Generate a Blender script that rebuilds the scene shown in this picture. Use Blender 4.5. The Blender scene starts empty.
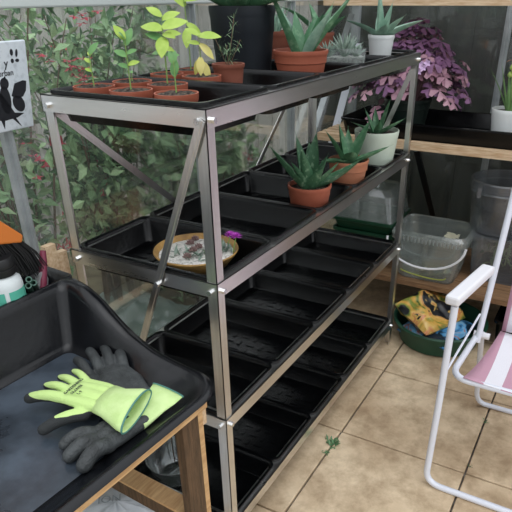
import bpy, bmesh, math, random
from mathutils import Vector, Matrix
from math import sin, cos, pi, radians
random.seed(7)
S = bpy.context.scene
COL = S.collection

# ------------------------------------------------------------------ materials
def rgb(h):
    h = h.lstrip('#'); c = [int(h[i:i+2], 16)/255 for i in (0, 2, 4)]
    return [(v/12.92 if v <= .04045 else ((v+.055)/1.055)**2.4) for v in c]+[1]
def mat(name, col, rough=.6, metal=0, col2=None, nscale=8, stretch=(1,1,1), bump=0, bscale=None,
        spec=.5, ramp=(.35,.65), coat=0, rvar=0, detail=6, sub=0):
    m = bpy.data.materials.new(name); m.use_nodes = True
    nt = m.node_tree; b = nt.nodes['Principled BSDF']
    c1 = rgb(col) if isinstance(col, str) else col
    b.inputs['Base Color'].default_value = c1
    b.inputs['Roughness'].default_value = rough
    b.inputs['Metallic'].default_value = metal
    b.inputs['Specular IOR Level'].default_value = spec
    b.inputs['Coat Weight'].default_value = coat
    if col2 or bump or rvar:
        tc = nt.nodes.new('ShaderNodeTexCoord'); mp = nt.nodes.new('ShaderNodeMapping')
        mp.inputs['Scale'].default_value = stretch
        nt.links.new(tc.outputs['Object'], mp.inputs['Vector'])
        n = nt.nodes.new('ShaderNodeTexNoise'); n.inputs['Scale'].default_value = nscale
        n.inputs['Detail'].default_value = detail; n.inputs['Roughness'].default_value = .6
        nt.links.new(mp.outputs[0], n.inputs['Vector'])
        if col2:
            r = nt.nodes.new('ShaderNodeValToRGB')
            r.color_ramp.elements[0].position = ramp[0]; r.color_ramp.elements[1].position = ramp[1]
            r.color_ramp.elements[0].color = c1; r.color_ramp.elements[1].color = rgb(col2)
            nt.links.new(n.outputs['Fac'], r.inputs[0]); nt.links.new(r.outputs[0], b.inputs['Base Color'])
        if rvar:
            mr = nt.nodes.new('ShaderNodeMapRange')
            mr.inputs['To Min'].default_value = max(0, rough-rvar); mr.inputs['To Max'].default_value = rough+rvar
            nt.links.new(n.outputs['Fac'], mr.inputs['Value']); nt.links.new(mr.outputs[0], b.inputs['Roughness'])
        if bump:
            n2 = nt.nodes.new('ShaderNodeTexNoise'); n2.inputs['Scale'].default_value = bscale or nscale*4
            n2.inputs['Detail'].default_value = 4
            nt.links.new(mp.outputs[0], n2.inputs['Vector'])
            bp = nt.nodes.new('ShaderNodeBump'); bp.inputs['Strength'].default_value = bump; bp.inputs['Distance'].default_value = .004
            nt.links.new(n2.outputs['Fac'], bp.inputs['Height']); nt.links.new(bp.outputs[0], b.inputs['Normal'])
    return m
def clear(name, tint, haze, hazecol, gloss=.08, rough=.1, nscale=5, hvar=.5, trans=1.0):
    """see-through sheet: transparent + a little milky diffuse + reflection"""
    m = bpy.data.materials.new(name); m.use_nodes = True; nt = m.node_tree
    nt.nodes.clear(); N = nt.nodes.new; L = nt.links.new
    out = N('ShaderNodeOutputMaterial'); tr = N('ShaderNodeBsdfTransparent'); tr.inputs[0].default_value = rgb(tint)
    df = N('ShaderNodeBsdfDiffuse'); df.inputs[0].default_value = rgb(hazecol)
    tl = N('ShaderNodeBsdfTranslucent'); tl.inputs[0].default_value = rgb(hazecol)
    dm = N('ShaderNodeMixShader'); dm.inputs[0].default_value = .45; L(df.outputs[0], dm.inputs[1]); L(tl.outputs[0], dm.inputs[2])
    gl = N('ShaderNodeBsdfGlossy'); gl.inputs['Roughness'].default_value = rough; gl.inputs[0].default_value = (1,1,1,1)
    tc = N('ShaderNodeTexCoord'); no = N('ShaderNodeTexNoise'); no.inputs['Scale'].default_value = nscale; no.inputs['Detail'].default_value = 5
    L(tc.outputs['Object'], no.inputs['Vector'])
    mr = N('ShaderNodeMapRange'); mr.inputs['From Min'].default_value = .3; mr.inputs['From Max'].default_value = .7
    mr.inputs['To Min'].default_value = haze*(1-hvar); mr.inputs['To Max'].default_value = haze*(1+hvar)
    L(no.outputs['Fac'], mr.inputs['Value'])
    m1 = N('ShaderNodeMixShader'); L(mr.outputs[0], m1.inputs[0]); L(tr.outputs[0], m1.inputs[1]); L(dm.outputs[0], m1.inputs[2])
    fr = N('ShaderNodeLayerWeight'); fr.inputs[0].default_value = .25
    mm = N('ShaderNodeMath'); mm.operation = 'MULTIPLY_ADD'; mm.inputs[1].default_value = .6; mm.inputs[2].default_value = gloss
    L(fr.outputs['Fresnel'], mm.inputs[0])
    m2 = N('ShaderNodeMixShader'); L(mm.outputs[0], m2.inputs[0]); L(m1.outputs[0], m2.inputs[1]); L(gl.outputs[0], m2.inputs[2])
    L(m2.outputs[0], out.inputs[0]); return m

MT = {}
MT['steel'] = mat('brushed_steel', '#e9e8e6', .30, 1, '#dddcda', 6, (30,30,1), rvar=.02)
MT['steel_x'] = mat('brushed_steel_rail', '#edecea', .28, 1, '#e3e2e0', 5, (1,1,8), rvar=.02)
MT['galv'] = mat('galvanised_bolt', '#d5d7d8', .25, 1)
MT['alu'] = mat('aluminium_bar', '#b4babc', .5, .35, '#9aa1a3', 4, (1,1,3))
MT['tray'] = mat('black_tray_plastic', '#060708', .24, 0, '#0c0d0f', 30, bump=.1, rvar=.06, spec=.3)
MT['tray2'] = mat('black_tub_plastic', '#090a0d', .25, 0, '#0e1014', 14, bump=.12, bscale=60, rvar=.06, spec=.42)
MT['tubfloor'] = mat('worn_tub_plastic', '#1b2026', .3, 0, '#4a545f', 7, (1,1,1), bump=.2, rvar=.15, spec=.5)
MT['terra'] = mat('terracotta_plastic', '#9c5540', .55, 0, '#ab634c', 12, spec=.35)
MT['terra2'] = mat('orange_terracotta', '#ad6f52', .6, 0, '#bf8467', 8, spec=.3)
MT['terra3'] = mat('brown_terracotta', '#7f4a3a', .6, 0, '#8f5848', 10, spec=.3)
MT['blackpot'] = mat('black_pot_plastic', '#1c2126', .55, 0, '#262c32', 10, (1,1,.3), spec=.35)
MT['white'] = mat('white_ceramic', '#dfe3e2', .3)
MT['pale'] = mat('pale_green_pot', '#bcc9b8', .5, 0, '#ccd6c8', 8)
MT['dkgreenpot'] = mat('dark_green_pot', '#16241f', .4)
MT['soil'] = mat('potting_soil', '#1f1915', .95, 0, '#7a6a5a', 160, bump=1, bscale=200, ramp=(.45,.75))
MT['grit'] = mat('white_grit', '#e8e6e0', .9, 0, '#8f8c86', 130, bump=1, bscale=150, ramp=(.45,.7))
MT['aloe'] = mat('aloe_leaf', '#4d7a58', .42, 0, '#84a886', 60, (1,1,1), ramp=(.5,.75), spec=.4)
MT['aloed'] = mat('dark_aloe_leaf', '#41694c', .42, 0, '#8fae8e', 90, ramp=(.55,.72), spec=.4)
MT['aloeg'] = mat('grey_aloe_leaf', '#6f9380', .5, 0, '#93b09b', 40, ramp=(.4,.7))
MT['hawo'] = mat('grey_succulent_leaf', '#6f8478', .55, 0, '#96a698', 60)
MT['seed'] = mat('seedling_leaf', '#8fae42', .5, 0, '#a9c25c', 30, spec=.35)
MT['seedd'] = mat('seedling_leaf_dark', '#4e7f46', .45, 0, '#6d9c58', 30)
MT['yel'] = mat('yellowing_leaf', '#c6c060', .5, 0, '#d9cd84', 30)
MT['stem'] = mat('green_stem', '#7c9a52', .6)
MT['rosem'] = mat('needle_leaf', '#6f8c66', .6)
MT['bark'] = mat('shrub_bark', '#5c4a3c', .85, 0, '#7a6653', 20)
MT['leafA'] = mat('shrub_leaf', '#64875a', .45, 0, '#97b888', 3, ramp=(.35,.65), spec=.4)
MT['leafB'] = mat('shrub_leaf_light', '#88ab78', .42, 0, '#b9d0a2', 3, spec=.4)
MT['leafC'] = mat('shrub_leaf_deep', '#3c5c41', .5, 0, '#5f855c', 3, spec=.4)
MT['red'] = mat('fuchsia_red', '#b52a45', .55, 0, '#d24a5e', 20)
MT['purp'] = mat('oxalis_leaf', '#6f4a6c', .5, 0, '#9a7296', 9, ramp=(.35,.65), spec=.35)
MT['purpb'] = mat('oxalis_leaf_warm', '#8f6478', .5, 0, '#b9929e', 9, spec=.35)
MT['lilac'] = mat('lilac_petal', '#d3b4dc', .5)
MT['magenta'] = mat('magenta_petal', '#c03bc4', .5, 0, '#d864d8', 30)
MT['wood'] = mat('pine_lath', '#bd9c78', .6, 0, '#dcc4a4', 12, (12,1.2,12), bump=.3)
MT['woody'] = mat('pine_batten', '#b1895c', .6, 0, '#d2ad7d', 12, (1.5,14,14), bump=.3)
MT['woodz'] = mat('brown_timber_leg', '#41311f', .7, 0, '#624a33', 10, (14,14,1.5), bump=.4)
MT['woodshelf'] = mat('low_shelf_wood', '#6e5139', .75, 0, '#93714f', 12, (12,1.2,12), bump=.3)
MT['fence'] = mat('weathered_fence', '#9d9a94', .85, 0, '#cdcac3', 5, (9,1,1.1), bump=.5, ramp=(.35,.7))
MT['fenced'] = mat('dark_fence', '#13150f', .85, 0, '#2d2e24', 4, (1,8,.8), bump=.5, ramp=(.4,.75))  # near-black brown colour over the whole fence
MT['slab'] = None
MT['ground'] = mat('garden_soil', '#5e5440', .95, 0, '#8f8468', 9, bump=1, bscale=50)
MT['whitepaint'] = mat('white_powder_coat', '#d8dce6', .35)
MT['whiteplast'] = mat('white_arm_plastic', '#dedee2', .45)
MT['lime'] = mat('lime_knit', '#c0dd90', .85, 0, '#d2eaa6', 25, bump=.4, bscale=400)
MT['limei'] = mat('lime_lining', '#b3dc5c', .9)
MT['hem'] = mat('teal_hem', '#4f8377', .8)
MT['char'] = mat('charcoal_latex', '#2b2e2f', .6, 0, '#45494a', 30, bump=.6, bscale=260)
MT['rope'] = mat('bristles', '#121214', .7)
MT['orange'] = mat('orange_plastic', '#d77a33', .5)
MT['maroon'] = mat('maroon_handle', '#7e3248', .4)
MT['teal'] = mat('teal_label', '#56b39c', .6)
MT['botw'] = mat('white_bottle', '#d4dbdc', .4)
MT['capb'] = mat('black_cap', '#17181a', .45)
MT['tubeg'] = mat('green_tube', '#3e6456', .5)
MT['inkb'] = mat('black_paint', '#1c1f26', .7)
MT['basin'] = mat('green_basin', '#17402f', .45, 0, '#1d4a37', 8)
MT['propg'] = mat('green_tray', '#15412c', .4)
MT['wicker'] = mat('brown_bowl_glaze', '#8a6a40', .45, 0, '#c39a58', 25, bump=.3)
MT['ink'] = mat('dark_print', '#3c4a3c', .8)
MT['inkl'] = mat('faint_print', '#8a9296', .7)
MT['glass'] = clear('greenhouse_glass', '#fafcfb', .045, '#dfe6e2', .02, .05, 3, .6)
MT['cplast'] = clear('clear_plastic', '#eef2f1', .24, '#d0d8d6', .08, .12, 12, .4)
MT['cplastd'] = clear('dusty_clear_plastic', '#dadee0', .30, '#a4a9b0', .06, .25, 9, .5)
MT['cglass'] = clear('clear_bowl_plastic', '#f4f7f7', .05, '#cfd6d6', .10, .06, 20, .4)
MT['sheet'] = clear('turquoise_sheet', '#d2e6e0', .85, '#cfe8e0', .12, .2, 18, .15)
MT['cloud'] = clear('milky_plastic', '#e0e4e4', .55, '#d5dadb', .06, .3, 12, .2)

def slab_mat():
    m = mat('sandstone_paving', '#b29878', .72, 0, '#ead6b6', 3.2, bump=.5, bscale=55, ramp=(.3,.72), detail=10)
    nt = m.node_tree; b = nt.nodes['Principled BSDF']; N = nt.nodes.new; L = nt.links.new
    tc = N('ShaderNodeTexCoord'); n = N('ShaderNodeTexNoise'); n.inputs['Scale'].default_value = 11; n.inputs['Detail'].default_value = 9
    n.inputs['Roughness'].default_value = .7; n.inputs['Distortion'].default_value = .1
    L(tc.outputs['Object'], n.inputs['Vector'])
    r = N('ShaderNodeValToRGB'); r.color_ramp.elements[0].position = .36; r.color_ramp.elements[1].position = .6
    r.color_ramp.elements[0].color = rgb('#9d8c76'); r.color_ramp.elements[1].color = (1,1,1,1)
    L(n.outputs['Fac'], r.inputs[0])
    mx = N('ShaderNodeMix'); mx.data_type = 'RGBA'; mx.blend_type = 'MULTIPLY'; mx.inputs[0].default_value = .55
    src = b.inputs['Base Color'].links[0].from_socket
    L(src, mx.inputs[6]); L(r.outputs[0], mx.inputs[7]); L(mx.outputs[2], b.inputs['Base Color'])
    return m
MT['slab'] = slab_mat()

def stripe_mat(name, x_axis, bands, w, off):
    """woven canvas with lengthways stripes in object space"""
    m = mat(name, '#a8687c', .85, bump=.3, nscale=60, bscale=500); nt = m.node_tree; b = nt.nodes['Principled BSDF']
    N = nt.nodes.new; L = nt.links.new
    tc = N('ShaderNodeTexCoord'); sp = N('ShaderNodeSeparateXYZ'); L(tc.outputs['Object'], sp.inputs[0])
    a = N('ShaderNodeMath'); a.operation = 'ADD'; a.inputs[1].default_value = off; L(sp.outputs[x_axis], a.inputs[0])
    d = N('ShaderNodeMath'); d.operation = 'DIVIDE'; d.inputs[1].default_value = w; L(a.outputs[0], d.inputs[0])
    f = N('ShaderNodeMath'); f.operation = 'FRACT'; L(d.outputs[0], f.inputs[0])
    r = N('ShaderNodeValToRGB'); r.color_ramp.interpolation = 'CONSTANT'
    e = r.color_ramp.elements; e[0].position = 0; e[0].color = rgb(bands[0][1]); e[1].position = bands[1][0]; e[1].color = rgb(bands[1][1])
    for p, c in bands[2:]:
        q = e.new(p); q.color = rgb(c)
    L(f.outputs[0], r.inputs[0]); L(r.outputs[0], b.inputs['Base Color']); return m
MT['stripe'] = stripe_mat('striped_canvas', 'Y', [(0,'#e4e4ea'),(.45,'#c095a6')], .1, 0)

def print_mat(name, cols, scale, seed):
    m = mat(name, '#000000', .3, spec=.6); nt = m.node_tree; b = nt.nodes['Principled BSDF']; N = nt.nodes.new; L = nt.links.new
    tc = N('ShaderNodeTexCoord'); mp = N('ShaderNodeMapping'); mp.inputs['Location'].default_value = (seed, seed*.7, 0)
    L(tc.outputs['Object'], mp.inputs[0])
    n = N('ShaderNodeTexNoise'); n.inputs['Scale'].default_value = scale; n.inputs['Detail'].default_value = 3; n.inputs['Distortion'].default_value = 1.2
    L(mp.outputs[0], n.inputs['Vector'])
    r = N('ShaderNodeValToRGB'); e = r.color_ramp.elements
    e[0].position = cols[0][0]; e[0].color = rgb(cols[0][1]); e[1].position = cols[1][0]; e[1].color = rgb(cols[1][1])
    for p, c in cols[2:]:
        q = e.new(p); q.color = rgb(c)
    L(n.outputs['Fac'], r.inputs[0]); L(r.outputs[0], b.inputs['Base Color']); return m

# ------------------------------------------------------------------ mesh builder
class MB:
    def __init__(s): s.v = []; s.f = []; s.mi = []; s.m = 0
    def add(s, vs, fs):
        o = len(s.v); s.v += [tuple(v) for v in vs]
        for f in fs: s.f.append([i+o for i in f]); s.mi.append(s.m)
    def box(s, lo, hi, M=None):
        x0,y0,z0 = lo; x1,y1,z1 = hi
        vs = [Vector(p) for p in ((x0,y0,z0),(x1,y0,z0),(x1,y1,z0),(x0,y1,z0),(x0,y0,z1),(x1,y0,z1),(x1,y1,z1),(x0,y1,z1))]
        if M: vs = [M @ v for v in vs]
        s.add(vs, [(0,3,2,1),(4,5,6,7),(0,1,5,4),(1,2,6,5),(2,3,7,6),(3,0,4,7)])
    def bar(s, a, b, w, t, up=(0,0,1), ext=0):
        """flat bar a->b, width w along up-ish, thickness t"""
        a = Vector(a); b = Vector(b); d = (b-a).normalized(); a = a-d*ext; b = b+d*ext
        sd = d.cross(Vector(up)).normalized(); u = sd.cross(d).normalized()
        vs = []
        for p in (a, b):
            for i, j in ((-1,-1),(1,-1),(1,1),(-1,1)): vs.append(p+sd*(t/2*i)+u*(w/2*j))
        s.add(vs, [(0,1,2,3),(7,6,5,4),(0,4,5,1),(1,5,6,2),(2,6,7,3),(3,7,4,0)])
    def tube(s, pts, r, seg=10, cap=True, closed=False):
        pts = [Vector(p) for p in pts]; n = len(pts)
        rs = r if isinstance(r, (list, tuple)) else [r]*n
        u = None; rings = []
        for i, p in enumerate(pts):
            if closed: d = pts[(i+1) % n]-pts[i-1]
            else: d = (pts[min(i+1, n-1)]-pts[max(i-1, 0)])
            d = d.normalized() if d.length > 1e-9 else Vector((0,0,1))
            if u is None: u = d.orthogonal().normalized()
            else:
                u = u-d*u.dot(d)
                u = u.normalized() if u.length > 1e-6 else d.orthogonal().normalized()
            w = d.cross(u); rings.append([p+(u*cos(2*pi*k/seg)+w*sin(2*pi*k/seg))*rs[i] for k in range(seg)])
        vs = [v for rg in rings for v in rg]; fs = []
        for i in range(n if closed else n-1):
            j = (i+1) % n
            for k in range(seg): fs.append((i*seg+k, i*seg+(k+1)%seg, j*seg+(k+1)%seg, j*seg+k))
        if cap and not closed:
            fs.append(tuple(range(seg))[::-1]); fs.append(tuple((n-1)*seg+k for k in range(seg)))
        s.add(vs, fs)
    def lathe(s, prof, seg=32, c=(0,0,0), sx=1, sy=1):
        vs = []; fs = []; n = len(prof)
        for r, z in prof:
            for k in range(seg): vs.append((c[0]+r*sx*cos(2*pi*k/seg), c[1]+r*sy*sin(2*pi*k/seg), c[2]+z))
        for i in range(n-1):
            for k in range(seg): fs.append((i*seg+k, i*seg+(k+1)%seg, (i+1)*seg+(k+1)%seg, (i+1)*seg+k))
        if prof[0][0] > 0: fs.append(tuple(range(seg))[::-1])
        if prof[-1][0] > 0: fs.append(tuple((n-1)*seg+k for k in range(seg)))
        s.add(vs, fs)
    def loft(s, prof, c=(0,0,0), k=5, caps=(True, True)):
        """stack of rounded rectangles (hx, hy, radius, z)"""
        vs = []; fs = []; n = len(prof); m = 4*(k+1)
        for hx, hy, r, z in prof:
            r = min(r, hx, hy)
            for q, (sx, sy) in enumerate(((1,1),(-1,1),(-1,-1),(1,-1))):
                for i in range(k+1):
                    a = pi/2*q+pi/2*i/k
                    vs.append((c[0]+sx*(hx-r)+r*cos(a), c[1]+sy*(hy-r)+r*sin(a), c[2]+z))
        for i in range(n-1):
            for j in range(m): fs.append((i*m+j, i*m+(j+1)%m, (i+1)*m+(j+1)%m, (i+1)*m+j))
        if caps[0]: fs.append(tuple(range(m))[::-1])
        if caps[1]: fs.append(tuple((n-1)*m+j for j in range(m)))
        s.add(vs, fs)
    def leaf(s, base, d, nrm, L, W, bend=.3, n=3, tipw=0.0, fold=.15):
        """thin leaf: midrib plus two edges, tapering to a point, drooping by bend"""
        base = Vector(base); d = Vector(d).normalized(); nrm = Vector(nrm)
        sd = d.cross(nrm)
        if sd.length < 1e-5: sd = d.orthogonal()
        sd.normalize(); up = sd.cross(d).normalized(); vs = []; fs = []
        for i in range(n+1):
            t = i/n; p = base+d*(L*t)-up*(bend*L*t*t); w = W/2*max(sin(pi*min(1, .08+.92*t))**.8, tipw)
            if i == n: w = W*.03
            vs += [p+sd*w+up*fold*w, p, p-sd*w+up*fold*w]
        for i in range(n):
            o = i*3; fs += [(o, o+1, o+4, o+3), (o+1, o+2, o+5, o+4)]
        s.add(vs, fs)
    def quadleaf(s, p, d, sd, L, W):
        up = sd.cross(d)
        s.add([p, p+d*L*.45+sd*W/2+up*W*.1, p+d*L-up*L*.12, p+d*L*.45-sd*W/2+up*W*.1], [(0,1,2),(0,2,3)])
    def build(s, name, m, parent=None, smooth=True, loc=None, bevel=0, angle=40):
        me = bpy.data.meshes.new(name); me.from_pydata(s.v, [], s.f); me.update()
        bm = bmesh.new(); bm.from_mesh(me); bmesh.ops.recalc_face_normals(bm, faces=bm.faces); bm.to_mesh(me); bm.free()
        ms = m if isinstance(m, (list, tuple)) else [m]
        for q in ms: me.materials.append(MT[q] if isinstance(q, str) else q)
        if len(ms) > 1 and len(me.polygons) == len(s.mi): me.polygons.foreach_set('material_index', s.mi)
        if smooth:
            me.polygons.foreach_set('use_smooth', [True]*len(me.polygons)); me.set_sharp_from_angle(angle=radians(angle))
        o = bpy.data.objects.new(name, me); COL.objects.link(o)
        if parent: o.parent = parent
        if loc: o.location = loc
        if bevel:
            b = o.modifiers.new('bevel', 'BEVEL'); b.width = bevel; b.segments = 2; b.limit_method = 'ANGLE'
        return o
def thing(name, label, cat, loc=(0,0,0), rz=0, group=None):
    o = bpy.data.objects.new(name, None); COL.objects.link(o); o.empty_display_size = .05
    o.location = loc; o.rotation_euler = (0,0,rz); o['label'] = label; o['category'] = cat
    if group: o['group'] = group
    return o
def tag(o, label, cat, group=None, kind=None):
    o['label'] = label; o['category'] = cat
    if group: o['group'] = group
    if kind: o['kind'] = kind
    return o
def struct(o): o['kind'] = 'structure'; return o
def copytree(src, loc, label, rz=None, group=None):
    r = src.copy(); COL.objects.link(r); r.location = loc; r['label'] = label
    if rz is not None: r.rotation_euler = (0,0,rz)
    if group: r['group'] = group
    for ch in list(src.children):
        c = ch.copy(); COL.objects.link(c); c.parent = r
        for g in list(ch.children):
            d = g.copy(); COL.objects.link(d); d.parent = c
    return r
def text(body, size, M, m, parent, name='lettering', ext=.0004):
    cu = bpy.data.curves.new(name, 'FONT'); cu.body = body; cu.size = size; cu.extrude = ext; tmp = bpy.data.objects.new('t', cu); COL.objects.link(tmp)
    dg = bpy.context.evaluated_depsgraph_get(); me = bpy.data.meshes.new_from_object(tmp.evaluated_get(dg)); bpy.data.objects.remove(tmp)
    me.materials.clear(); me.materials.append(MT[m]); o = bpy.data.objects.new(name, me); COL.objects.link(o); o.parent = parent; o.matrix_local = M; return o

# ------------------------------------------------------------------ camera
cam = bpy.data.objects.new('camera', bpy.data.cameras.new('camera')); COL.objects.link(cam)
CP = Vector((-0.8320, -0.6030, 1.2716)); yaw, pit, rol = radians(29.12649), radians(-29.76955), radians(-.4198)
f_ = Vector((cos(yaw)*cos(pit), sin(yaw)*cos(pit), sin(pit))); r_ = Vector((sin(yaw), -cos(yaw), 0)); u_ = r_.cross(f_)
R_ = r_*cos(rol)+u_*sin(rol); U_ = -r_*sin(rol)+u_*cos(rol)
cam.matrix_world = Matrix(((R_.x, U_.x, -f_.x, CP.x), (R_.y, U_.y, -f_.y, CP.y), (R_.z, U_.z, -f_.z, CP.z), (0,0,0,1)))
cam.data.sensor_width = 36; cam.data.lens = 577.37/512*36
cam.data.shift_x = (256-279.33)/512; cam.data.shift_y = (325.53-256)/512; cam.data.clip_start = .02
S.camera = cam

# ------------------------------------------------------------------ the setting
GY = .53; GX = 1.94          # glass planes
slabs = MB(); W = .41
for i in range(-6, 4):
    for j in range(-2, 6):
        x0 = .584+W*i; y0 = -.05-W*(j+1)+0
        y0 = -.05+W*(-j); y1 = y0+W
        x1 = x0+W
        x1 = min(x1, GX-.025); y1 = min(y1, GY-.025)
        if x1-x0 < .03 or y1-y0 < .03: continue
        g = .0028; dz = random.uniform(-.0015, .0015)
        slabs.box((x0+g, y0+g, -.035), (x1-g, y1-g, dz))
fl = struct(slabs.build('floor', 'slab', smooth=False, bevel=.003))
sub = MB(); sub.box((-1.9, -2.1, -.05), (GX, GY-.02, -.012)); struct(sub.build('trim_10', mat('joint_grit', '#3c3a35', .95, 0, '#86817a', 40), smooth=False))
gr = MB(); gr.box((-3.0, GY+.03, -.06), (5.2, 3.5, -.02)); gr.box((GX+.03, -3.2, -.06), (5.2, GY+.03, -.02))
struct(gr.build('ground', 'ground', smooth=False))
# glazing of the long side and the end
zt = 1.252; n = 1
xs = [-.655, -.005, .672, 1.283, GX-.001, GX]
for a, b in ((-1.25, -.655), (-.655, -.005), (-.005, .672), (.672, 1.283), (1.283, GX)):
    g = MB(); g.box((a+.002, GY, .009), (b-.002, GY+.003, zt)); struct(g.build('window_%d' % n, 'glass', smooth=False)); n += 1
for a, b in ((-1.36, -.75), (-.75, -.14), (-.14, GY)):
    g = MB(); g.box((GX, a+.002, .06), (GX+.003, b-.002, 1.7)); struct(g.build('window_%d' % n, 'glass', smooth=False)); n += 1
n = 1
for x in xs[:-2]:
    t = MB(); t.box((x-.011, GY-.018, .05), (x+.011, GY-.003, zt)); t.box((x-.003, GY-.030, .05), (x+.003, GY-.018, zt))
    struct(t.build('trim_%d' % n, 'alu', smooth=False)); n += 1
for y in (-.75, -.14):
    t = MB(); t.box((GX-.018, y-.014, .05), (GX-.002, y+.014, 1.7)); t.box((GX-.03, y-.004, .05), (GX-.018, y+.004, 1.7))
    struct(t.build('trim_%d' % n, 'alu', smooth=False)); n += 1
t = MB(); t.box((GX-.02, GY-.02, 0), (GX+.012, GY+.012, zt)); struct(t.build('trim_11', 'alu', smooth=False))
t = MB(); t.box((-1.25, GY-.03, zt), (GX+.012, GY+.03, zt+.06)); struct(t.build('trim_12', mat('eave_coat', '#c6cecb', .5), smooth=False, bevel=.004))
t = MB(); t.box((-1.25, GY-.02, -.02), (GX-.02, GY+.02, .008)); struct(t.build('trim_13', 'alu', smooth=False))
t = MB(); t.box((GX-.02, -1.4, 0), (GX+.02, GY-.02, .06)); struct(t.build('trim_14', 'alu', smooth=False))
# corner braces of the glasshouse frame
t = MB(); t.bar((1.40, GY-.036, .72), (1.80, GY-.036, 1.20), .026, .003, (0,1,0)); struct(t.build('trim_15', 'alu', smooth=False))
t = MB(); t.bar((1.62, GY-.042, .68), (1.875, GY-.042, 1.08), .034, .004, (0,1,0)); struct(t.build('trim_16', 'whitepaint', smooth=False))

# fences in the garden
def fence(name, label, a, b, h, m, axis, bw=.125):
    th = thing(name, label, 'fence', (0,0,0)); s = MB()
    q = a[axis]; k = 0
    while q < b[axis]:
        w = bw+random.uniform(-.006, .006); dz = random.uniform(-.015, .015); off = .012*(k % 2)
        if axis == 0: s.box((q, a[1]+off, .0), (q+w-.003, a[1]+off+.014, h+dz))
        else: s.box((a[0]+off, q, .0), (a[0]+off+.014, q+w+.004, h+dz))
        q += w-.002; k += 1
    s.build('boards', m, th, smooth=False)
    for z in (.35, 1.0, 1.5):
        r = MB()
        if axis == 0: r.box((a[0], a[1]+.026, z), (b[0], a[1]+.065, z+.05))
        else: r.box((a[0]+.026, a[1], z), (a[0]+.065, b[1], z+.05))
        r.build('fence_rail', m, th, smooth=False)
    return th
fence('garden_fence', 'weathered grey board fence in the garden behind the shrubs', (-1.2,1.95,0), (4.6,1.95,0), 1.85, 'fence', 0)
fence('garden_fence', 'dark board fence behind the end glass and wooden bench', (2.5,-2.6,0), (2.5,.86,0), 1.85, 'fenced', 1)

# ------------------------------------------------------------------ garden shrubs
def rnd_dir(upb=.2):
    while True:
        v = Vector((random.uniform(-1,1), random.uniform(-1,1), random.uniform(-1,1)))
        if .1 < v.length < 1: break
    v.normalize(); v.z += upb; return v.normalized()
def shrub(label, cx, cy, rx, ry, h, nst, nlf, nfl, L=.05, zmin=.40, fixed=(), mats=('leafA','leafB','leafC'), group='fuchsia shrubs'):
    th = thing('fuchsia_shrub', label, 'shrub', (cx, cy, -.02), 0, group)
    lf = MB(); st = MB(); tips = []
    for i in range(nst):
        a = random.uniform(0, 2*pi); rr = random.uniform(.02, .12)
        p = Vector((rr*cos(a)*rx/.4, rr*sin(a), 0)); tgt = Vector((random.uniform(-rx, rx), random.uniform(-ry, ry), h*random.uniform(.6, 1.05)))
        c = Vector((p.x*.6+tgt.x*.35, p.y*.6+tgt.y*.35, tgt.z*.72)); pts = []
        for k in range(9):
            t = k/8; q = p*(1-t)**2+c*2*t*(1-t)+tgt*t*t; pts.append(q)
        tips.append(pts); st.tube(pts, [.006*(1-.75*k/8) for k in range(9)], 5)
    for i in range(nlf):
        pts = random.choice(tips); t = random.random()**.75*7.99; k = int(t); q = pts[k].lerp(pts[k+1], t-k)
        off = Vector((random.gauss(0,1), random.gauss(0,1), random.gauss(0,1)))*.055
        p = q+off; d = rnd_dir(-.35); sd = d.cross(rnd_dir(.9))
        if sd.length < .05 or p.z < zmin*random.uniform(.8, 1.2): continue
        sd.normalize(); l = L*random.uniform(.65, 1.3)
        lf.m = random.choices((0,1,2), (5,3,3))[0]
        lf.quadleaf(p, d, sd, l, l*.5)
    for i in range(nfl):
        pts = random.choice(tips); k = random.randrange(4, 8); p = pts[k]+Vector((random.gauss(0,.05), random.gauss(0,.03)-.05, random.gauss(0,.05)))
        fl = MB()
        for c in range(random.choice((3, 5, 7))):
            q = p+Vector((random.gauss(0,.018), random.gauss(0,.018), random.gauss(0,.018)))
            fl.tube([q, q+Vector((0,0,-.012)), q+Vector((0,0,-.022))], [.002,.004,.003], 5)
            for e in range(4):
                a = e*pi/2+random.random(); fl.quadleaf(q+Vector((0,0,-.02)), Vector((cos(a), sin(a), -.5)).normalized(), Vector((-sin(a), cos(a), 0)), .018, .010)
        fl.build('flower_cluster', 'red', th, smooth=False)
    for (fx, fy, fz, nn) in fixed:
        fl = MB()
        for c in range(nn):
            q = Vector((fx-cx+random.gauss(0,.022), fy-cy+random.gauss(0,.02), fz+.02+random.gauss(0,.022)))
            for e in range(5):
                a = e*1.26+random.random(); fl.quadleaf(q, Vector((cos(a), sin(a), random.uniform(-.8,.3))).normalized(), Vector((-sin(a), cos(a), 0)), .020, .011)
        fl.build('flower_cluster', 'red', th, smooth=False)
    lf.build('foliage', list(mats), th, smooth=False); st.build('branches', 'bark', th)
    return th
shrub('fuchsia shrub with red flowers outside the glass behind the black and white sign', .30, 1.00, .30, .22, 1.45, 16, 1900, 10, fixed=((.545,.86,1.08,16), (.33,.86,.86,7), (.66,.90,1.24,6), (.48,.88,1.12,4)))
shrub('dense red-flowered fuchsia shrub outside the glass behind the seedling pots', .85, 1.12, .36, .26, 1.30, 22, 3600, 10)
shrub('fuchsia shrub on the right of the hedge, thinning out against the grey fence', 1.45, 1.10, .34, .24, .95, 18, 2000, 10)
shrub('shrub at the back left by the fence, mostly bare arching branches', .55, 1.60, .6, .2, 1.6, 22, 900, 10)
shrub('lower leafy fuchsia of the hedge, closest to the glass behind the top-tier brace', 1.15, .92, .34, .14, .88, 16, 2000, 4, L=.060, zmin=.48)
g = MB()
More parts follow.
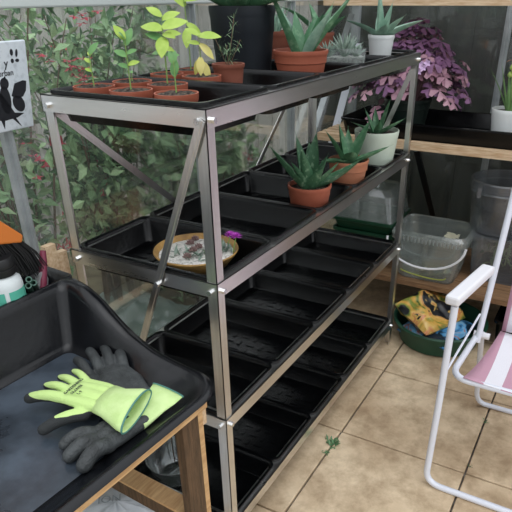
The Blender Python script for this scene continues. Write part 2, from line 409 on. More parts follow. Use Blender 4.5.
for i in range(260):
    p = Vector((random.uniform(.35, 2.2), random.uniform(.62, 1.3), -.018)); 
    for k in range(4):
        d = rnd_dir(.8); sd = d.cross(Vector((0,0,1)))
        if sd.length > .1 and (i % 3 == 0 or p.x > 1.1): g.m = random.randrange(3); g.quadleaf(p, d, sd.normalized(), random.uniform(.02, .045), .02)
tag(g.build('ground_weeds', ['leafA','leafB','leafC'], smooth=False), 'low green weeds growing on the soil outside the glass', 'weeds', kind='stuff')
# crumpled sheet outside
def crumple(nx, ny, fx, amp, seed, sc=9):
    from mathutils import noise
    s = MB(); vs = []; fs = []
    for i in range(nx+1):
        for j in range(ny+1):
            p = Vector(fx(i/nx, j/ny)); q = p*sc+Vector((seed, 0, 0))
            p += Vector((noise.noise(q), noise.noise(q+Vector((9,0,0))), noise.noise(q+Vector((0,9,0)))))*amp
            q *= 3; p += Vector((noise.noise(q), noise.noise(q+Vector((9,0,0))), noise.noise(q+Vector((0,9,0)))))*amp*.4
            vs.append(p)
    for i in range(nx):
        for j in range(ny):
            o = i*(ny+1)+j; fs.append((o, o+1, o+ny+2, o+ny+1))
    s.add(vs, fs); return s
s = crumple(30, 22, lambda u, v: (.66+.34*u, .78+.50*v, .05+.08*sin(pi*u)*sin(pi*v)), .035, 3)
tag(s.build('plastic_sheet', 'sheet'), 'crumpled pale turquoise plastic sheet lying on the soil outside the glass', 'plastic sheet')

# ------------------------------------------------------------------ staging
ZT = [1.107, .783, .446, .112]; RH = .032; L_ = 1.2; D_ = .387
st = thing('plant_staging', 'four-tier steel greenhouse staging holding black seed trays', 'shelving', (0,0,0))
def angle_post(x, y, sx, sy):
    m = MB(); w = .0235; t = .0018
    m.box((min(x, x+sx*w), min(y, y+sy*t), 0), (max(x, x+sx*w), max(y, y+sy*t), ZT[0]))
    m.box((min(x, x+sx*t), min(y, y+sy*w), 0), (max(x, x+sx*t), max(y, y+sy*w), ZT[0]))
    m.build('leg', 'steel', st, smooth=False)
e = .002
for x, sx in ((-e, 1), (L_+e, -1)):
    for y, sy in ((-e, 1), (D_+e, -1)): angle_post(x, y, sx, sy)
for z in ZT:
    for (a, b, inn) in (((0,0), (L_,0), (0,1)), ((0,D_), (L_,D_), (0,-1)), ((0,0), (0,D_), (1,0)), ((L_,0), (L_,D_), (-1,0))):
        m = MB(); t = .0016; w = .022; ex = -.0045
        if inn[0] == 0:
            y = a[1]+inn[1]*.0005; ya, yb = sorted((y+inn[1]*ex, y+inn[1]*(ex+t))); m.box((-.004, ya, z-RH), (L_+.004, yb, z))
            ya, yb = sorted((y+inn[1]*ex, y+inn[1]*w)); m.box((-.004, ya, z-t), (L_+.004, yb, z))
        else:
            x = a[0]+inn[0]*.0005; xa, xb = sorted((x+inn[0]*ex, x+inn[0]*(ex+t))); m.box((xa, -.004, z-RH), (xb, D_+.004, z))
            xa, xb = sorted((x+inn[0]*ex, x+inn[0]*w)); m.box((xa, .0, z-t-.0003), (xb, D_, z-.0003))
        m.build('rail', 'steel_x', st, smooth=False)
    for x, sx in ((0,-1), (L_,1)):
        for y, sy in ((0,-1), (D_,1)):
            m = MB(); m.tube([(x+sx*.004, y-sy*.013, z-.02), (x+sx*.011, y-sy*.013, z-.02)], .0058, 6)
            m.tube([(x-sx*.013, y+sy*.004, z-.02), (x-sx*.013, y+sy*.011, z-.02)], .0058, 6); m.build('bolt', 'galv', st, smooth=False)
for a, b, up in (((-.008, .004, 1.09), (-.008, .215, .585), (1,0,0)), ((L_+.008, .006, 1.09), (L_+.008, .195, .62), (1,0,0)),
             ((.012, D_+.008, 1.085), (.40, D_+.008, .765), (0,1,0)), ((1.188, D_+.008, 1.085), (.80, D_+.008, .765), (0,1,0))):
    m = MB(); m.bar(a, b, .0018, .0165, up); m.bar(Vector(a)+Vector(up)*.0, Vector(b)+Vector(up)*.0, .004, .006, up)
    m.build('brace', 'steel', st, smooth=False)
m = MB(); m.tube([(-.005,.142,.755),(-.017,.142,.755)], .006, 6); m.build('bolt', 'galv', st, smooth=False)

# seed trays, five to a tier
def seed_tray_mesh():
    m = MB(); hx, hy = .1185, .187
    m.loft([(hx-.02, hy-.02, .02, -.052), (hx-.009, hy-.009, .02, .001), (hx, hy, .022, .001), (hx+.0005, hy+.0005, .022, .003), (hx-.001, hy-.001, .021, .0075),
            (hx-.006, hy-.006, .02, .0078), (hx-.0095, hy-.0095, .02, .004), (hx-.0115, hy-.0115, .018, -.004), (hx-.0225, hy-.0225, .018, -.047), (hx-.0245, hy-.0245, .016, -.0495)], k=5)
    for i in range(-2, 3):
        for j in range(-4, 5):
            if (i+j) % 2 == 0: m.box((i*.034-.010, j*.035-.004, -.050), (i*.034+.010, j*.035+.004, -.0465))
            else: m.box((i*.034-.003, j*.035-.012, -.050), (i*.034+.003, j*.035+.012, -.0470))
    return m
TIER = ['top', 'second', 'third', 'bottom']; ORD = ['nearest the camera', 'second from the near end', 'in the middle', 'second from the far end', 'at the far end']
CONT = {(0,0): 'packed with seedling pots', (0,1): 'of seedling pots', (0,2): 'with tall black pot',
        (0,3): 'with glass succulent dish', (0,4): 'under the little white aloe pot', (1,0): 'with the glazed bowl of alpines', (1,2): 'holding the speckled dark aloe',
        (1,3): 'holding the orange aloe pot', (1,4): 'under the pale green pot'}
tray0 = None
for ti, z in enumerate(ZT):
    for k in range(5):
        lab = 'seed tray %s, %s tier, %s' % (CONT.get((ti, k), 'standing empty' if (ti, k) != (3, 0) else 'with a clear bowl in it'), TIER[ti], ORD[k])
        if tray0 is None: o = tray0 = seed_tray_mesh().build('seed_tray', 'tray')
        else: o = tray0.copy(); COL.objects.link(o)
        o.location = (.12+.24*k, D_/2, z+.0004); tag(o, lab, 'tray', 'seed trays on the staging')

# ------------------------------------------------------------------ pots and plants
def pot_parts(th, r, h, m='terra', rb=.74, soil=True, soilm='soil', style='rim', sd=.012):
    p = MB(); b = r*rb; t = .0025
    if style == 'rim':
        prof = [(b, 0), (b+(r-b)*.72, h*.68), (r-.002, h*.70), (r-.001, h*.86), (r, h*.88), (r+.002, h*.93), (r+.002, h), (r-t, h), (r-t-.002, h*.86), (b-t+(r-b)*.6, h*.68), (b-t, .004)]
    elif style == 'shallow':
        prof = [(b, 0), (b+(r-b)*.8, h*.76), (r-.001, h*.80), (r, h), (r-t, h), (r-t-.001, h*.8), (b-t, .004)]
    else:
        prof = [(b*.96, 0), (b, .004)]+[(b+(r-b)*(i/8)**.8, .004+(h-.006)*i/8) for i in range(1, 8)]+[(r, h-.002), (r-.001, h), (r-.003, h), (r-.004, h*.9), (b-.003, .006)]
    p.lathe(prof, 40); p.build('pot', m, th)
    if soil:
        sz = h-sd; rs = r-.0035 if style != 'plain' else r-.0045
        s = MB(); vs = [(0,0,sz+.002)]; fs = []
        for q in range(1, 6):
            for k in range(24):
                rr = rs*q/5; vs.append((rr*cos(k*pi/12), rr*sin(k*pi/12), sz+(random.uniform(-.0015, .003) if q < 5 else -.001)))
        for k in range(24): fs.append((0, 1+k, 1+(k+1)%24))
        for q in range(4):
            for k in range(24): o = 1+q*24; fs.append((o+k, o+24+k, o+24+(k+1)%24, o+(k+1)%24))
        s.add(vs, fs); s.build('soil', soilm, th, smooth=False)
    return h-sd
def aloe_leaf(th, z0, az, el, L, W, curve=0, m='aloe', r0=.008, T=None, cut=1.0, name='leaf', n=9):
    """thick tapering channelled leaf; el start elevation deg, curve bends outward(+) / upward(-)"""
    az = radians(az); e = radians(el); W = W*1.32 if name == 'leaf' and W > .017 else W; T = T or W*.28; s = MB(); p = Vector((r0*cos(az), r0*sin(az), z0)); vs = []; fs = []
    sd = Vector((-sin(az), cos(az), 0)); N = int(n*cut)+1
    for i in range(N+1):
        t = i/n
        if t > 1: t = 1
        ee = e-radians(curve)*t; d = Vector((cos(az)*cos(ee), sin(az)*cos(ee), sin(ee))); up = d.cross(sd)*-1
        up = sd.cross(d)*-1 if up.z < 0 else up
        w = W/2*(1-.28*t)*(1-t**2.6)**.9+.0004 if t < .98 else .0005
        w *= (.75+.25*min(1, t*4)); th_ = T*(1-t)**.6+.0004
        vs += [p+sd*w+up*w*.42, p+sd*w*.45+up*w*.05+up*th_*.25, p-sd*w*.45+up*w*.05+up*th_*.25, p-sd*w+up*w*.42, p-sd*w*.55-up*th_*.55, p+sd*w*.55-up*th_*.55]
        p = p+d*(L/n)
    for i in range(N):
        for k in range(6): fs.append((i*6+k, i*6+(k+1)%6, (i+1)*6+(k+1)%6, (i+1)*6+k))
    fs += [(0,1,2,3,4,5), tuple(N*6+k for k in (5,4,3,2,1,0))]
    s.add(vs, fs); return s.build(name, m, th, angle=60)
def seedling(th, z0, h, leaves, m='seed', ms='stem', lean=(0,0), lw=.5):
    pts = [Vector((lean[0]*t*t, lean[1]*t*t, z0-.003+h*t)) for t in [i/6 for i in range(7)]]
    s = MB(); s.tube(pts, [.0016-.0008*i/6 for i in range(7)], 6); s.build('stem', ms, th)
    l = MB(); ml = m if isinstance(m, tuple) else (m,)
    for (t, az, el, L) in leaves:
        k = min(5, int(t*6)); p = pts[k].lerp(pts[k+1], t*6-k); a = radians(az); e = radians(el)
        d = Vector((cos(a)*cos(e), sin(a)*cos(e), sin(e))); l.m = random.randrange(len(ml))
        l.leaf(p, d, (-.5,-.35,.8), L*.92, L*lw*1.05, .3, 6, fold=.06)
    l.build('foliage', list(ml), th)
RT = -61; LT = 119; TW = 209; AW = 29          # screen-right, left, towards, away azimuths
SG = 'small terracotta seedling pots on the top tier'
FZ = ZT[0]-.049                                 # floor of a top-tier tray
def sp(x, y, lab, fn, r=.041, h=.060):
    th = thing('seedling_pot', lab, 'plant pot', (x, y, FZ), 0, SG); z = pot_parts(th, r, h, 'terra', .74, True, 'soil'  , 'shallow', .002); fn(th, z); return th
sp(.066, .110, 'terracotta pot with a short dark upright seedling, nearest the staging corner', lambda t, z: seedling(t, z, .058, [(.55, 60, 75, .026), (.6, 240, 80, .03), (.9, 150, 75, .024), (.95, 330, 80, .022)], 'seedd'))
sp(.062, .215, 'terracotta pot with one seedling of paired green leaves, at the front edge of the tray', lambda t, z: seedling(t, z, .095, [(.45, LT, 30, .022), (.5, RT, 25, .024), (.65, LT, 35, .028), (.7, RT, 30, .022), (.85, RT+20, 70, .034), (.95, LT, 60, .032), (.95, 200, 50, .02)], ('seedd', 'seed')))
sp(.070, .318, 'terracotta pot with a small two-leaved seedling, at the left end of the tray', lambda t, z: seedling(t, z, .062, [(.5, LT, 30, .016), (.75, LT-20, 40, .018), (1, RT, 55, .03), (.95, AW, 40, .02)], ('seedd', 'seed')))
sp(.162, .300, 'terracotta pot at the rear left of the tray with almost bare soil', lambda t, z: seedling(t, z, .02, [(.9, 30, 50, .012), (.9, 200, 40, .012)], 'seedd'))
sp(.160, .205, 'terracotta pot with a lime green seedling of broad leaves, behind the front row', lambda t, z: seedling(t, z, .105, [(.55, RT, 10, .03), (.6, LT, 5, .028), (.8, LT, 30, .04), (.85, TW, -30, .05), (.97, LT-10, 20, .05), (1, RT+10, 25, .055), (.9, RT-30, 0, .03)], ('seed', 'seed', 'seedd')))
sp(.300, .318, 'small terracotta pot at the back with a pale lime seedling on a thin stalk', lambda t, z: seedling(t, z, .12, [(.5, RT, -20, .03), (.7, RT, 15, .042), (.8, LT, 20, .04), (.95, RT, 30, .045), (1, LT, 40, .04)], ('seed', 'seed')), .038)
def tall(t, z):
    seedling(t, z, .15, [(.35, LT, 10, .03), (.55, RT, -40, .045), (.6, LT, -50, .045), (.75, TW, -45, .045), (.8, RT, 5, .045), (.85, LT, -30, .045), (.95, RT, 40, .04), (1, TW, 30, .03)], ('seed', 'yel', 'seed'), lw=.42)
sp(.302, .222, 'terracotta pot with a lime seedling whose drooping lower leaves are yellowing', lambda t, z: seedling(t, z, .085, [(.4, RT, -55, .045), (.45, LT, -55, .04), (.5, TW, -60, .04), (.8, RT, -35, .045), (.8, LT, 20, .03), (.98, RT, 10, .05), (1, LT, 35, .035), (.95, AW, 30, .03)], ('seed', 'yel', 'seed'), lw=.45), .044)
sp(.392, .318, 'terracotta pot with the tallest climbing seedling, its leaves reaching above the frame', lambda t, z: seedling(t, z, .23, [(.4, TW, -40, .05), (.45, RT, -30, .05), (.6, LT, 60, .075), (.72, RT, 15, .05), (.8, LT, 70, .07), (.95, LT, 60, .08), (1, LT-30, 80, .05), (.65, RT, 20, .05)], ('seed',), lean=(.01, .02), lw=.42))
def rosemary(t, z):
    s = MB(); l = MB()
    for q, (h, a, ln) in enumerate(((.11, RT, .018), (.07, LT, .03), (.06, RT, .03), (.05, TW, .02))):
        pts = [Vector((cos(radians(a))*ln*k/8, sin(radians(a))*ln*k/8, z-.003+h*k/8)) for k in range(9)]; s.tube(pts, .0009, 5)
        for k in range(int(h*420)):
            u = random.uniform(.12, 1)*7.99; i = int(u); p = pts[i].lerp(pts[i+1], u-i); d = rnd_dir(.6); l.leaf(p, d, (0,0,1), random.uniform(.014, .026), .0022, .1, 2)
    s.build('stem', 'bark', t); l.build('foliage', 'rosem', t)
th = thing('seedling_pot', 'brown terracotta pot of feathery needle-leaved herb beside the big black pot', 'plant pot', (.385, .205, FZ), 0, SG)
z = pot_parts(th, .036, .078, 'terra3', .78, sd=.008); rosemary(th, z)
# tall black pot with aloe
th = thing('potted_aloe', 'tall black nursery pot holding a big green aloe', 'potted plant', (.585, .288, FZ))
z = pot_parts(th, .083, .192, 'blackpot', .82, sd=.02)
for a, e, L, w, c in ((LT, 40, .14, .045, 30), (RT, 45, .15, .045, 30), (TW, 35, .13, .05, 40), (TW+45, 30, .15, .045, 40), (TW-50, 35, .15, .045, 40), (AW, 50, .15, .045, 20), (LT-50, 60, .16, .045, 10), (RT+40, 70, .17, .045, 5), (TW+10, 75, .16, .045, 0)):
    aloe_leaf(th, z, a, e, L, w, c, 'aloe', .012)
# wide terracotta aloe pot
th = thing('potted_aloe', 'wide orange-red terracotta pot of broad fleshy aloe leaves on the top tier', 'potted plant', (.605, .130, FZ))
z = pot_parts(th, .068, .094, 'terra', .76, sd=.01)
aloe_leaf(th, z, LT, 62, .165, .046, -6, 'aloe', .008); aloe_leaf(th, z, RT, 52, .16, .04, 4, 'aloe', .018); aloe_leaf(th, z, RT+15, 66, .13, .038, 0, 'aloe', .008, cut=.6)
aloe_leaf(th, z, RT-35, 60, .12, .034, 10, 'aloeg', .02); aloe_leaf(th, z, AW+20, 70, .10, .03, 0, 'aloe', .01); aloe_leaf(th, z, LT-40, 60, .12, .034, 0, 'aloeg', .012)
# pots behind it
th = thing('potted_succulent', 'brown terracotta pot with slim upright grey-green leaves, behind the wide aloe pot', 'potted plant', (.80, .318, FZ))
z = pot_parts(th, .05, .125, 'terra3', .78)
for i in range(12): aloe_leaf(th, z, i*137.5, 62+i*2.2, .085-.002*i, .013, 6, 'aloeg', .004+.001*(12-i), n=6)
th = thing('potted_succulent', 'small brown terracotta pot with thin spiky grey leaves, left of the oblong glass dish', 'potted plant', (.795, .205, FZ))
z = pot_parts(th, .033, .088, 'terra3', .8)
for i in range(16): aloe_leaf(th, z, i*137.5, 40+i*3, .075, .007, 8, 'hawo', .004, n=6)
th = thing('potted_aloe', 'terracotta pot with arching blue-green aloe leaves, behind the oblong glass dish', 'potted plant', (1.02, .270, FZ))
z = pot_parts(th, .040, .112, 'terra3', .8)
for a, e, L, w, c in ((RT, 55, .14, .032, 0), (LT, 50, .15, .034, 35), (TW, 60, .08, .04, 20), (LT-40, 70, .10, .03, 10), (RT+50, 65, .10, .03, 10), (RT-35, 45, .10, .03, 20)): aloe_leaf(th, z, a, e, L, w, c, 'aloe', .008)
# glass dish of succulents
th = thing('succulent_dish', 'oblong clear glass dish packed with white gravel and spiky grey succulents', 'planter', (.845, .125, FZ), radians(-61))
m = MB(); m.loft([(.068,.032,.006,0), (.070,.034,.007,.082), (.0685,.0325,.006,.082), (.0665,.0305,.005,.003)]); m.build('dish', 'cglass', th)
m = MB(); m.loft([(.0655,.0295,.005,.004), (.0665,.0305,.005,.060)]); m.build('gravel', 'grit', th, smooth=False)
for (px, nn, hh) in ((-.035, 14, .05), (.012, 20, .075), (.045, 10, .04)):
    cl = MB()
    for i in range(nn):
        a = i*2.4; e = radians(35+45*i/nn); d = Vector((cos(a)*cos(e), sin(a)*cos(e), sin(e)))
        cl.tube([Vector((px, 0, .060))+d*hh*.85*t for t in (0, .35, .7, 1)], [.0035, .0045, .003, .0004], 6)
    cl.build('foliage', 'hawo', th)
# white pot
th = thing('potted_aloe', 'small white ceramic pot with a star-shaped pale aloe, far end of top tier', 'potted plant', (1.100, .098, FZ))
z = pot_parts(th, .040, .104, 'white', .74, sd=.006)
for a, e, L, w, c in ((RT, 25, .13, .036, 10), (LT, 32, .12, .034, 20), (LT-35, 85, .13, .03, 0), (RT+20, 75, .095, .028, 0), (TW, 35, .07, .03, 10), (AW, 45, .1, .03, 10), (RT-40, 45, .09, .03, 10)):
    aloe_leaf(th, z, a, e, L, w, c, 'aloeg', .006)
# ------------------------------------------------ second tier
F2 = ZT[1]-.049
th = thing('planted_bowl', 'shallow brown glazed bowl of alpines in white grit with a magenta flower', 'planter', (.118, .135, F2))
m = MB(); m.lathe([(.035,0),(.04,.003),(.07,.022),(.092,.05),(.0935,.053),(.0925,.056),(.089,.053),(.066,.026),(.03,.008)], 48); m.build('bowl', 'wicker', th)
m = MB(); m.lathe([(.060,.030),(.083,.045),(.07,.0475),(.03,.049),(0,.05)], 32); m.build('grit', 'grit', th)
for (px, py, nn, hh) in ((-.03,-.02,22,.03), (.01,-.035,18,.028), (.035,-.03,16,.03), (-.035,.03,14,.026), (.03,-.06,20,.034)):
    cl = MB()
    for i in range(nn):
        d = rnd_dir(.9); cl.leaf(Vector((px+random.gauss(0,.009), py+random.gauss(0,.009), .047)), d, (0,0,1), hh*random.uniform(.6,1.1), .006, .2, 3)
    cl.build('foliage', random.choice(('hawo', 'rosem')), th)
for (px, py) in ((.02,.03), (-.01,.0), (.01,.0), (-.045,-.01), (.045,.035)):
    cl = MB()
    for i in range(14):
        a = i*2.4; e = radians(15+65*i/14); d = Vector((cos(a)*cos(e), sin(a)*cos(e), sin(e)))
        cl.tube([Vector((px, py, .052))+d*t for t in (.002, .008, .012)], [.002, .003, .0005], 5)
    cl.build('rosette', mat('brown_rosette', '#6d5350', .6, 0, '#8b7470', 40), th)
for (px, py, hgt) in ((.055,-.055,.028), (.04,-.08,.034)):
    st_ = MB(); st_.tube([(px-.008, py+.004, .048), (px, py, .048+hgt)], .0012, 5); st_.build('flower_stem', 'stem', th)
    fl = MB()
    for i in range(46):
        a = i*2.4; e = radians(5+75*i/46); d = Vector((cos(a)*cos(e), sin(a)*cos(e), sin(e))); fl.leaf(Vector((px, py, .048+hgt)), d, (0,0,1), .016-.006*i/46, .0035, .1, 2)
    fl.build('flower', 'magenta', th)
th = thing('potted_aloe', 'dark speckled tiger aloe in a bright terracotta pot on the second tier', 'potted plant', (.565, .078, F2))
z = pot_parts(th, .058, .092, 'terra', .80, sd=.01)
for a, e, L, w, c in ((LT+5, 45, .15, .040, -10), (LT-50, 68, .135, .034, -5), (RT+60, 80, .14, .040, 0), (LT+60, 72, .12, .034, 5), (RT+15, 18, .15, .034, -18), (RT-25, 45, .105, .030, -5), (TW+25, 50, .09, .032, 0), (AW, 65, .12, .03, 0), (LT+30, 60, .09, .03, 5), (RT+25, 62, .09, .028, 0)):
    aloe_leaf(th, z, a, e, L, w, c, 'aloed', .010)
th = thing('potted_aloe', 'green aloe in a pale orange clay pot, between the tiger aloe and pale green pot', 'potted plant', (.84, .080, F2))
z = pot_parts(th, .060, .100, 'terra2', .72, style='rim', sd=.01)
for a, e, L, w, c in ((LT, 58, .11, .038, 5), (RT-5, 22, .12, .026, -5), (RT+45, 50, .14, .034, -5), (LT-35, 75, .11, .03, 0), (TW, 40, .09, .038, 15), (LT+35, 15, .10, .03, 10), (TW-30, 20, .07, .024, 5), (AW, 60, .1, .03, 0)):
    aloe_leaf(th, z, a, e, L, w, c, 'aloe', .010)
th = thing('potted_aloe', 'narrow-leaved aloe in a pale green pot at the far end of the second tier', 'potted plant', (1.095, .088, F2))
z = pot_parts(th, .075, .142, 'pale', .72, style='plain', sd=.012)
for a, e, L, w, c in ((RT+30, 70, .11, .018, 0), (RT, 28, .09, .02, -5), (LT, 30, .08, .018, 10), (LT-40, 60, .08, .018, 0), (TW, 45, .07, .02, 0), (AW, 50, .09, .02, 0), (RT-45, 35, .08, .018, 0)):
    aloe_leaf(th, z, a, e, L, w, c, 'aloe', .010)
# clear bowl on the bottom tier
th = thing('plastic_bowl', 'empty clear bowl standing in the nearest bottom tray', 'bowl', (.105, .262, ZT[3]-.046)); th.scale = (1.15, 1.15, 1.35)
m = MB(); m.lathe([(.04,0),(.045,.003),(.058,.02),(.068,.05),(.072,.058),(.0695,.058),(.066,.05),(.056,.021),(.043,.005)], 40); m.build('bowl', 'cglass', th)

# ------------------------------------------------------------------ bench at the end wall
BZ = .765; BX = 1.465
th = thing('wooden_bench', 'slatted pine greenhouse bench along the end glass', 'bench', (0,0,0))
for i in range(8):
    m = MB(); x = BX+.0+i*.050; m.box((x, -1.3, BZ-.018), (x+.034, .485, BZ)); m.build('slat', 'wood', th, smooth=False)
m = MB(); m.box((BX-.002, -1.3, BZ-.030), (BX+.022, .49, BZ-.0185)); m.build('front_rail', 'wood', th, smooth=False)
for y in (.32, -.6, -1.22):
    m = MB(); m.box((BX+.02, y, BZ-.06), (1.86, y+.03, BZ-.0185)); m.build('cross_batten', 'woody', th, smooth=False)
mb_ = mat('black_bracket', '#15171a', .4, .6)
for y in (.05, -.95):
    m = MB(); m.bar((BX+.01, y, BZ-.04), (1.86, y-.02, .30), .024, .006, (0,1,0)); m.bar((BX+.03, y, BZ-.04), (1.86, y-.0, .36), .006, .024, (0,1,0)); m.build('bracket', mb_, th, smooth=False)
# shelf above
th = thing('high_shelf', 'pale plank shelf at eye level along the end glass', 'shelf', (0,0,0))
m = MB(); m.box((1.50, -1.3, 1.236), (1.80, .49, 1.258)); m.build('plank', 'wood', th, smooth=False)
for y in (-1.0,):
    m = MB(); m.box((1.80, y, 1.12), (1.868, y+.02, 1.258)); m.build('bracket', 'alu', th, smooth=False)
# big drip trays
def drip_tray(y, lab, L=.40):  # one continuous tray
    m = MB(); hx = .185; hy = L/2
    m.loft([(hx-.018, hy-.018, .03, 0), (hx-.006, hy-.006, .03, .056), (hx, hy, .032, .057), (hx, hy, .032, .063), (hx-.005, hy-.005, .03, .065), (hx-.009, hy-.009, .03, .059), (hx-.022, hy-.022, .025, .006)], k=6)
    for i in range(-3, 4): m.box((i*.045-.003, -hy+.04, .004), (i*.045+.003, hy-.04, .0085))
    return tag(m.build('drip_tray', 'tray', None, loc=(1.672, y, BZ)), lab, 'tray')
drip_tray(-.14, 'very long black drip tray on the bench, under the oxalis and white flowerpot', 1.08)
# oxalis
th = thing('potted_oxalis', 'purple-leaved oxalis spilling over a dark green pot', 'potted plant', (1.66, .165, BZ+.009))
z = pot_parts(th, .095, .125, 'dkgreenpot', .8)
sm = MB(); lf = MB()
for i in range(210):
    a = random.uniform(0, 2*pi); u = random.random()**.5; R = .215*u
    hz = (.30-.20*u**1.5)+random.uniform(-.05, .05)
    if random.random() < .25: hz -= .09*u; R *= 1.1
    tip = Vector((R*cos(a)*.75, R*sin(a)*1.05-.005, z-.02+hz)); bs = Vector((tip.x*.2, tip.y*.2, z-.002))
    md = bs.lerp(tip, .5)+Vector((0,0,.05)); sm.tube([bs, md, tip], .0009, 4)
    lf.m = 0 if random.random() < .62 else 1
    nrm = Vector((cos(a)*u*.9, sin(a)*u*.9, 1)).normalized(); t1 = nrm.orthogonal().normalized(); t2 = nrm.cross(t1); ph = random.uniform(0, 2*pi); sz = random.uniform(.030, .048)
    for k in range(3):
        q = ph+k*2*pi/3; d = t1*cos(q)+t2*sin(q); s2 = nrm.cross(d); dr = -nrm*.35*sz
        lf.add([tip, tip+d*sz*.62+s2*sz*.55+dr, tip+d*sz*.92+s2*sz*.42+dr, tip+d*sz*.84+dr*.3, tip+d*sz*.92-s2*sz*.42+dr, tip+d*sz*.62-s2*sz*.55+dr], [(0,1,2,3),(0,3,4,5)])
sm.build('stems', mat('oxalis_stem', '#8d6a70', .6), th); lf.build('foliage', ['purp', 'purpb'], th, smooth=False)
fl = MB()
for (dx, dy, dz) in ((-.13, .0, .135), (-.125, .018, .12), (-.12, -.012, .15), (-.10, .02, .145)):
    for k in range(5):
        q = k*2*pi/5; d = Vector((-.5, cos(q), sin(q))).normalized(); fl.leaf(Vector((dx-.045, dy-.10, z+dz+.012)), d, (-1,0,.2), .017, .011, .1, 2)
fl.build('flowers', 'lilac', th)
# white pot with bulb leaves
th = thing('flowerpot', 'glossy white flowerpot with strap leaves and green buds on the bench', 'potted plant', (1.615, -.250, BZ+.010))
z = pot_parts(th, .066, .118, 'white', .78, style='plain', sd=.012)
for a, e, L, w, c in ((LT, 74, .17, .017, 0), (LT-20, 66, .155, .017, 10), (LT+30, 78, .14, .016, 0), (RT, 70, .19, .014, 15), (RT+40, 65, .18, .016, 25), (TW, 78, .17, .012, 10), (AW, 80, .2, .014, 10)):
    aloe_leaf(th, z, a, e, L, w, c, mat('strap_leaf', '#5f8550', .5, 0, '#7da065', 20), .012, T=.002)
m = MB(); m.tube([(0,0,z), (.0,.01,z+.1), (-.01,.02,z+.18)], .002, 6); m.build('flower_stem', 'stem', th)
m = MB()
for (dx, dy, dz) in ((-.01,.02,.13), (-.015,.008,.145), (-.012,.016,.155)): m.lathe([(0,-.011),(.008,-.006),(.010,0),(.007,.008),(0,.012)], 10, (dx, dy, z+dz))
m.build('bud', mat('green_bud', '#a4bb62', .5), th)
m = MB()
for k in range(5):
    q = k*2*pi/5; m.leaf(Vector((-.01,.02,z+.18)), (cos(q)*.5, sin(q), .1), (0,0,1), .022, .008, .5, 2)
m.build('petals', mat('faded_petal', '#c08a6a', .7), th)

# ------------------------------------------------------------------ under the bench
SZ = .215
th = thing('low_shelf', 'rough brown timber shelf low down beneath the bench', 'shelf', (0,0,0))
for i in range(5):
    m = MB(); x = 1.375+i*.10; m.box((x, -1.3, SZ-.022), (x+.094, .49, SZ)); m.build('plank', 'woodshelf', th, smooth=False)
for y in (.40, -.62, -1.25):
    m = MB(); m.box((1.395, y, 0), (1.435, y+.035, SZ-.0225)); m.build('leg', 'woodshelf', th, smooth=False)
for y in (.40, -.62, -1.25):
    m = MB(); m.box((1.83, y, 0), (1.868, y+.035, SZ-.0225)); m.build('leg', 'woodshelf', th, smooth=False)
# stacked seed propagators
th = thing('propagator', 'stack of green propagator trays under a clear lid, below the bench', 'propagator', (1.60, .262, SZ+.0005)); th.scale = (.92, .82, 1.28)
m = MB(); m.loft([(.12,.15,.02,0), (.135,.165,.025,.10), (.143,.173,.025,.103), (.143,.173,.025,.112), (.132,.162,.02,.112), (.115,.145,.02,.02)]); m.build('base_tray', 'propg', th)
m = MB(); m.loft([(.125,.15,.02,.113), (.138,.165,.02,.14), (.146,.174,.02,.143), (.146,.174,.02,.152), (.134,.162,.02,.152), (.118,.145,.02,.118)]); m.build('inner_tray', 'propg', th)
m = MB(); m.loft([(.140,.168,.02,.153), (.136,.164,.03,.165), (.118,.145,.04,.235), (.09,.115,.04,.255), (.08,.105,.03,.249), (.06,.08,.03,.249)], k=6, caps=(False, True)); m.build('lid', 'cplast', th)
m = MB(); m.loft([(.04,.05,.02,.2495), (.036,.046,.02,.27)], k=5); m.build('vent', 'cplast', th)
# rounded rectangular clear tub
th = thing('plastic_tub', 'clear rectangular tub with a white carrying handle, on the low shelf', 'tub', (1.505, -.055, SZ+.0005), radians(0)); th.scale = (1.06, 1.08, 1)
m = MB(); m.loft([(.088,.105,.03,0), (.092,.11,.035,.004), (.106,.130,.04,.125), (.108,.132,.04,.17), (.118,.146,.045,.172), (.120,.148,.045,.196), (.115,.143,.045,.205), (.110,.138,.045,.212), (.107,.135,.043,.212), (.104,.130,.04,.17), (.102,.126,.038,.125), (.086,.104,.03,.006)], k=6)
m.build('tub', 'cplast', th)
m = MB()
for i in range(-8, 9): m.box((-.1215, i*.014-.002, .174), (-.117, i*.014+.002, .196))
m.build('grip_ribs', 'cloud', th, smooth=False)
hp = []
for i in range(17):
    a = pi*i/16; hp.append((-.124-.022*sin(a)**.6, .150*cos(a), .185-.105*sin(a)))
m = MB(); m.tube(hp, .0045, 8); m.build('handle', 'whiteplast', th)
m = MB(); m.tube([(-.105+.01*sin(i*.4), .09*cos(pi*i/12), .04-.02*sin(pi*i/12)+.0) for i in range(13)], .0025, 6); m.build('yellow_cord', mat('yellow_cord', '#a8b04a', .6), th)
for q, (dx, dy, s_) in enumerate(((-.02, .03, .022), (.03, -.07, .03), (-.01, -.08, .02))):
    t = tag(crumple(8, 8, lambda u, v: (1.505+dx+(u-.5)*s_*2, -.055+dy+(v-.5)*s_*2, SZ+.02+.15*(q == 1)), .012, q, 40).build('paper_scrap', mat('cream_scrap', '#c3c0a8', .8), None), ('scrap of cream paper at the bottom of the handled clear tub', 'larger cream paper scrap high in the right of the handled tub', 'small cream scrap lying in the right end of the handled tub')[q], 'paper', 'paper scraps in the tub')
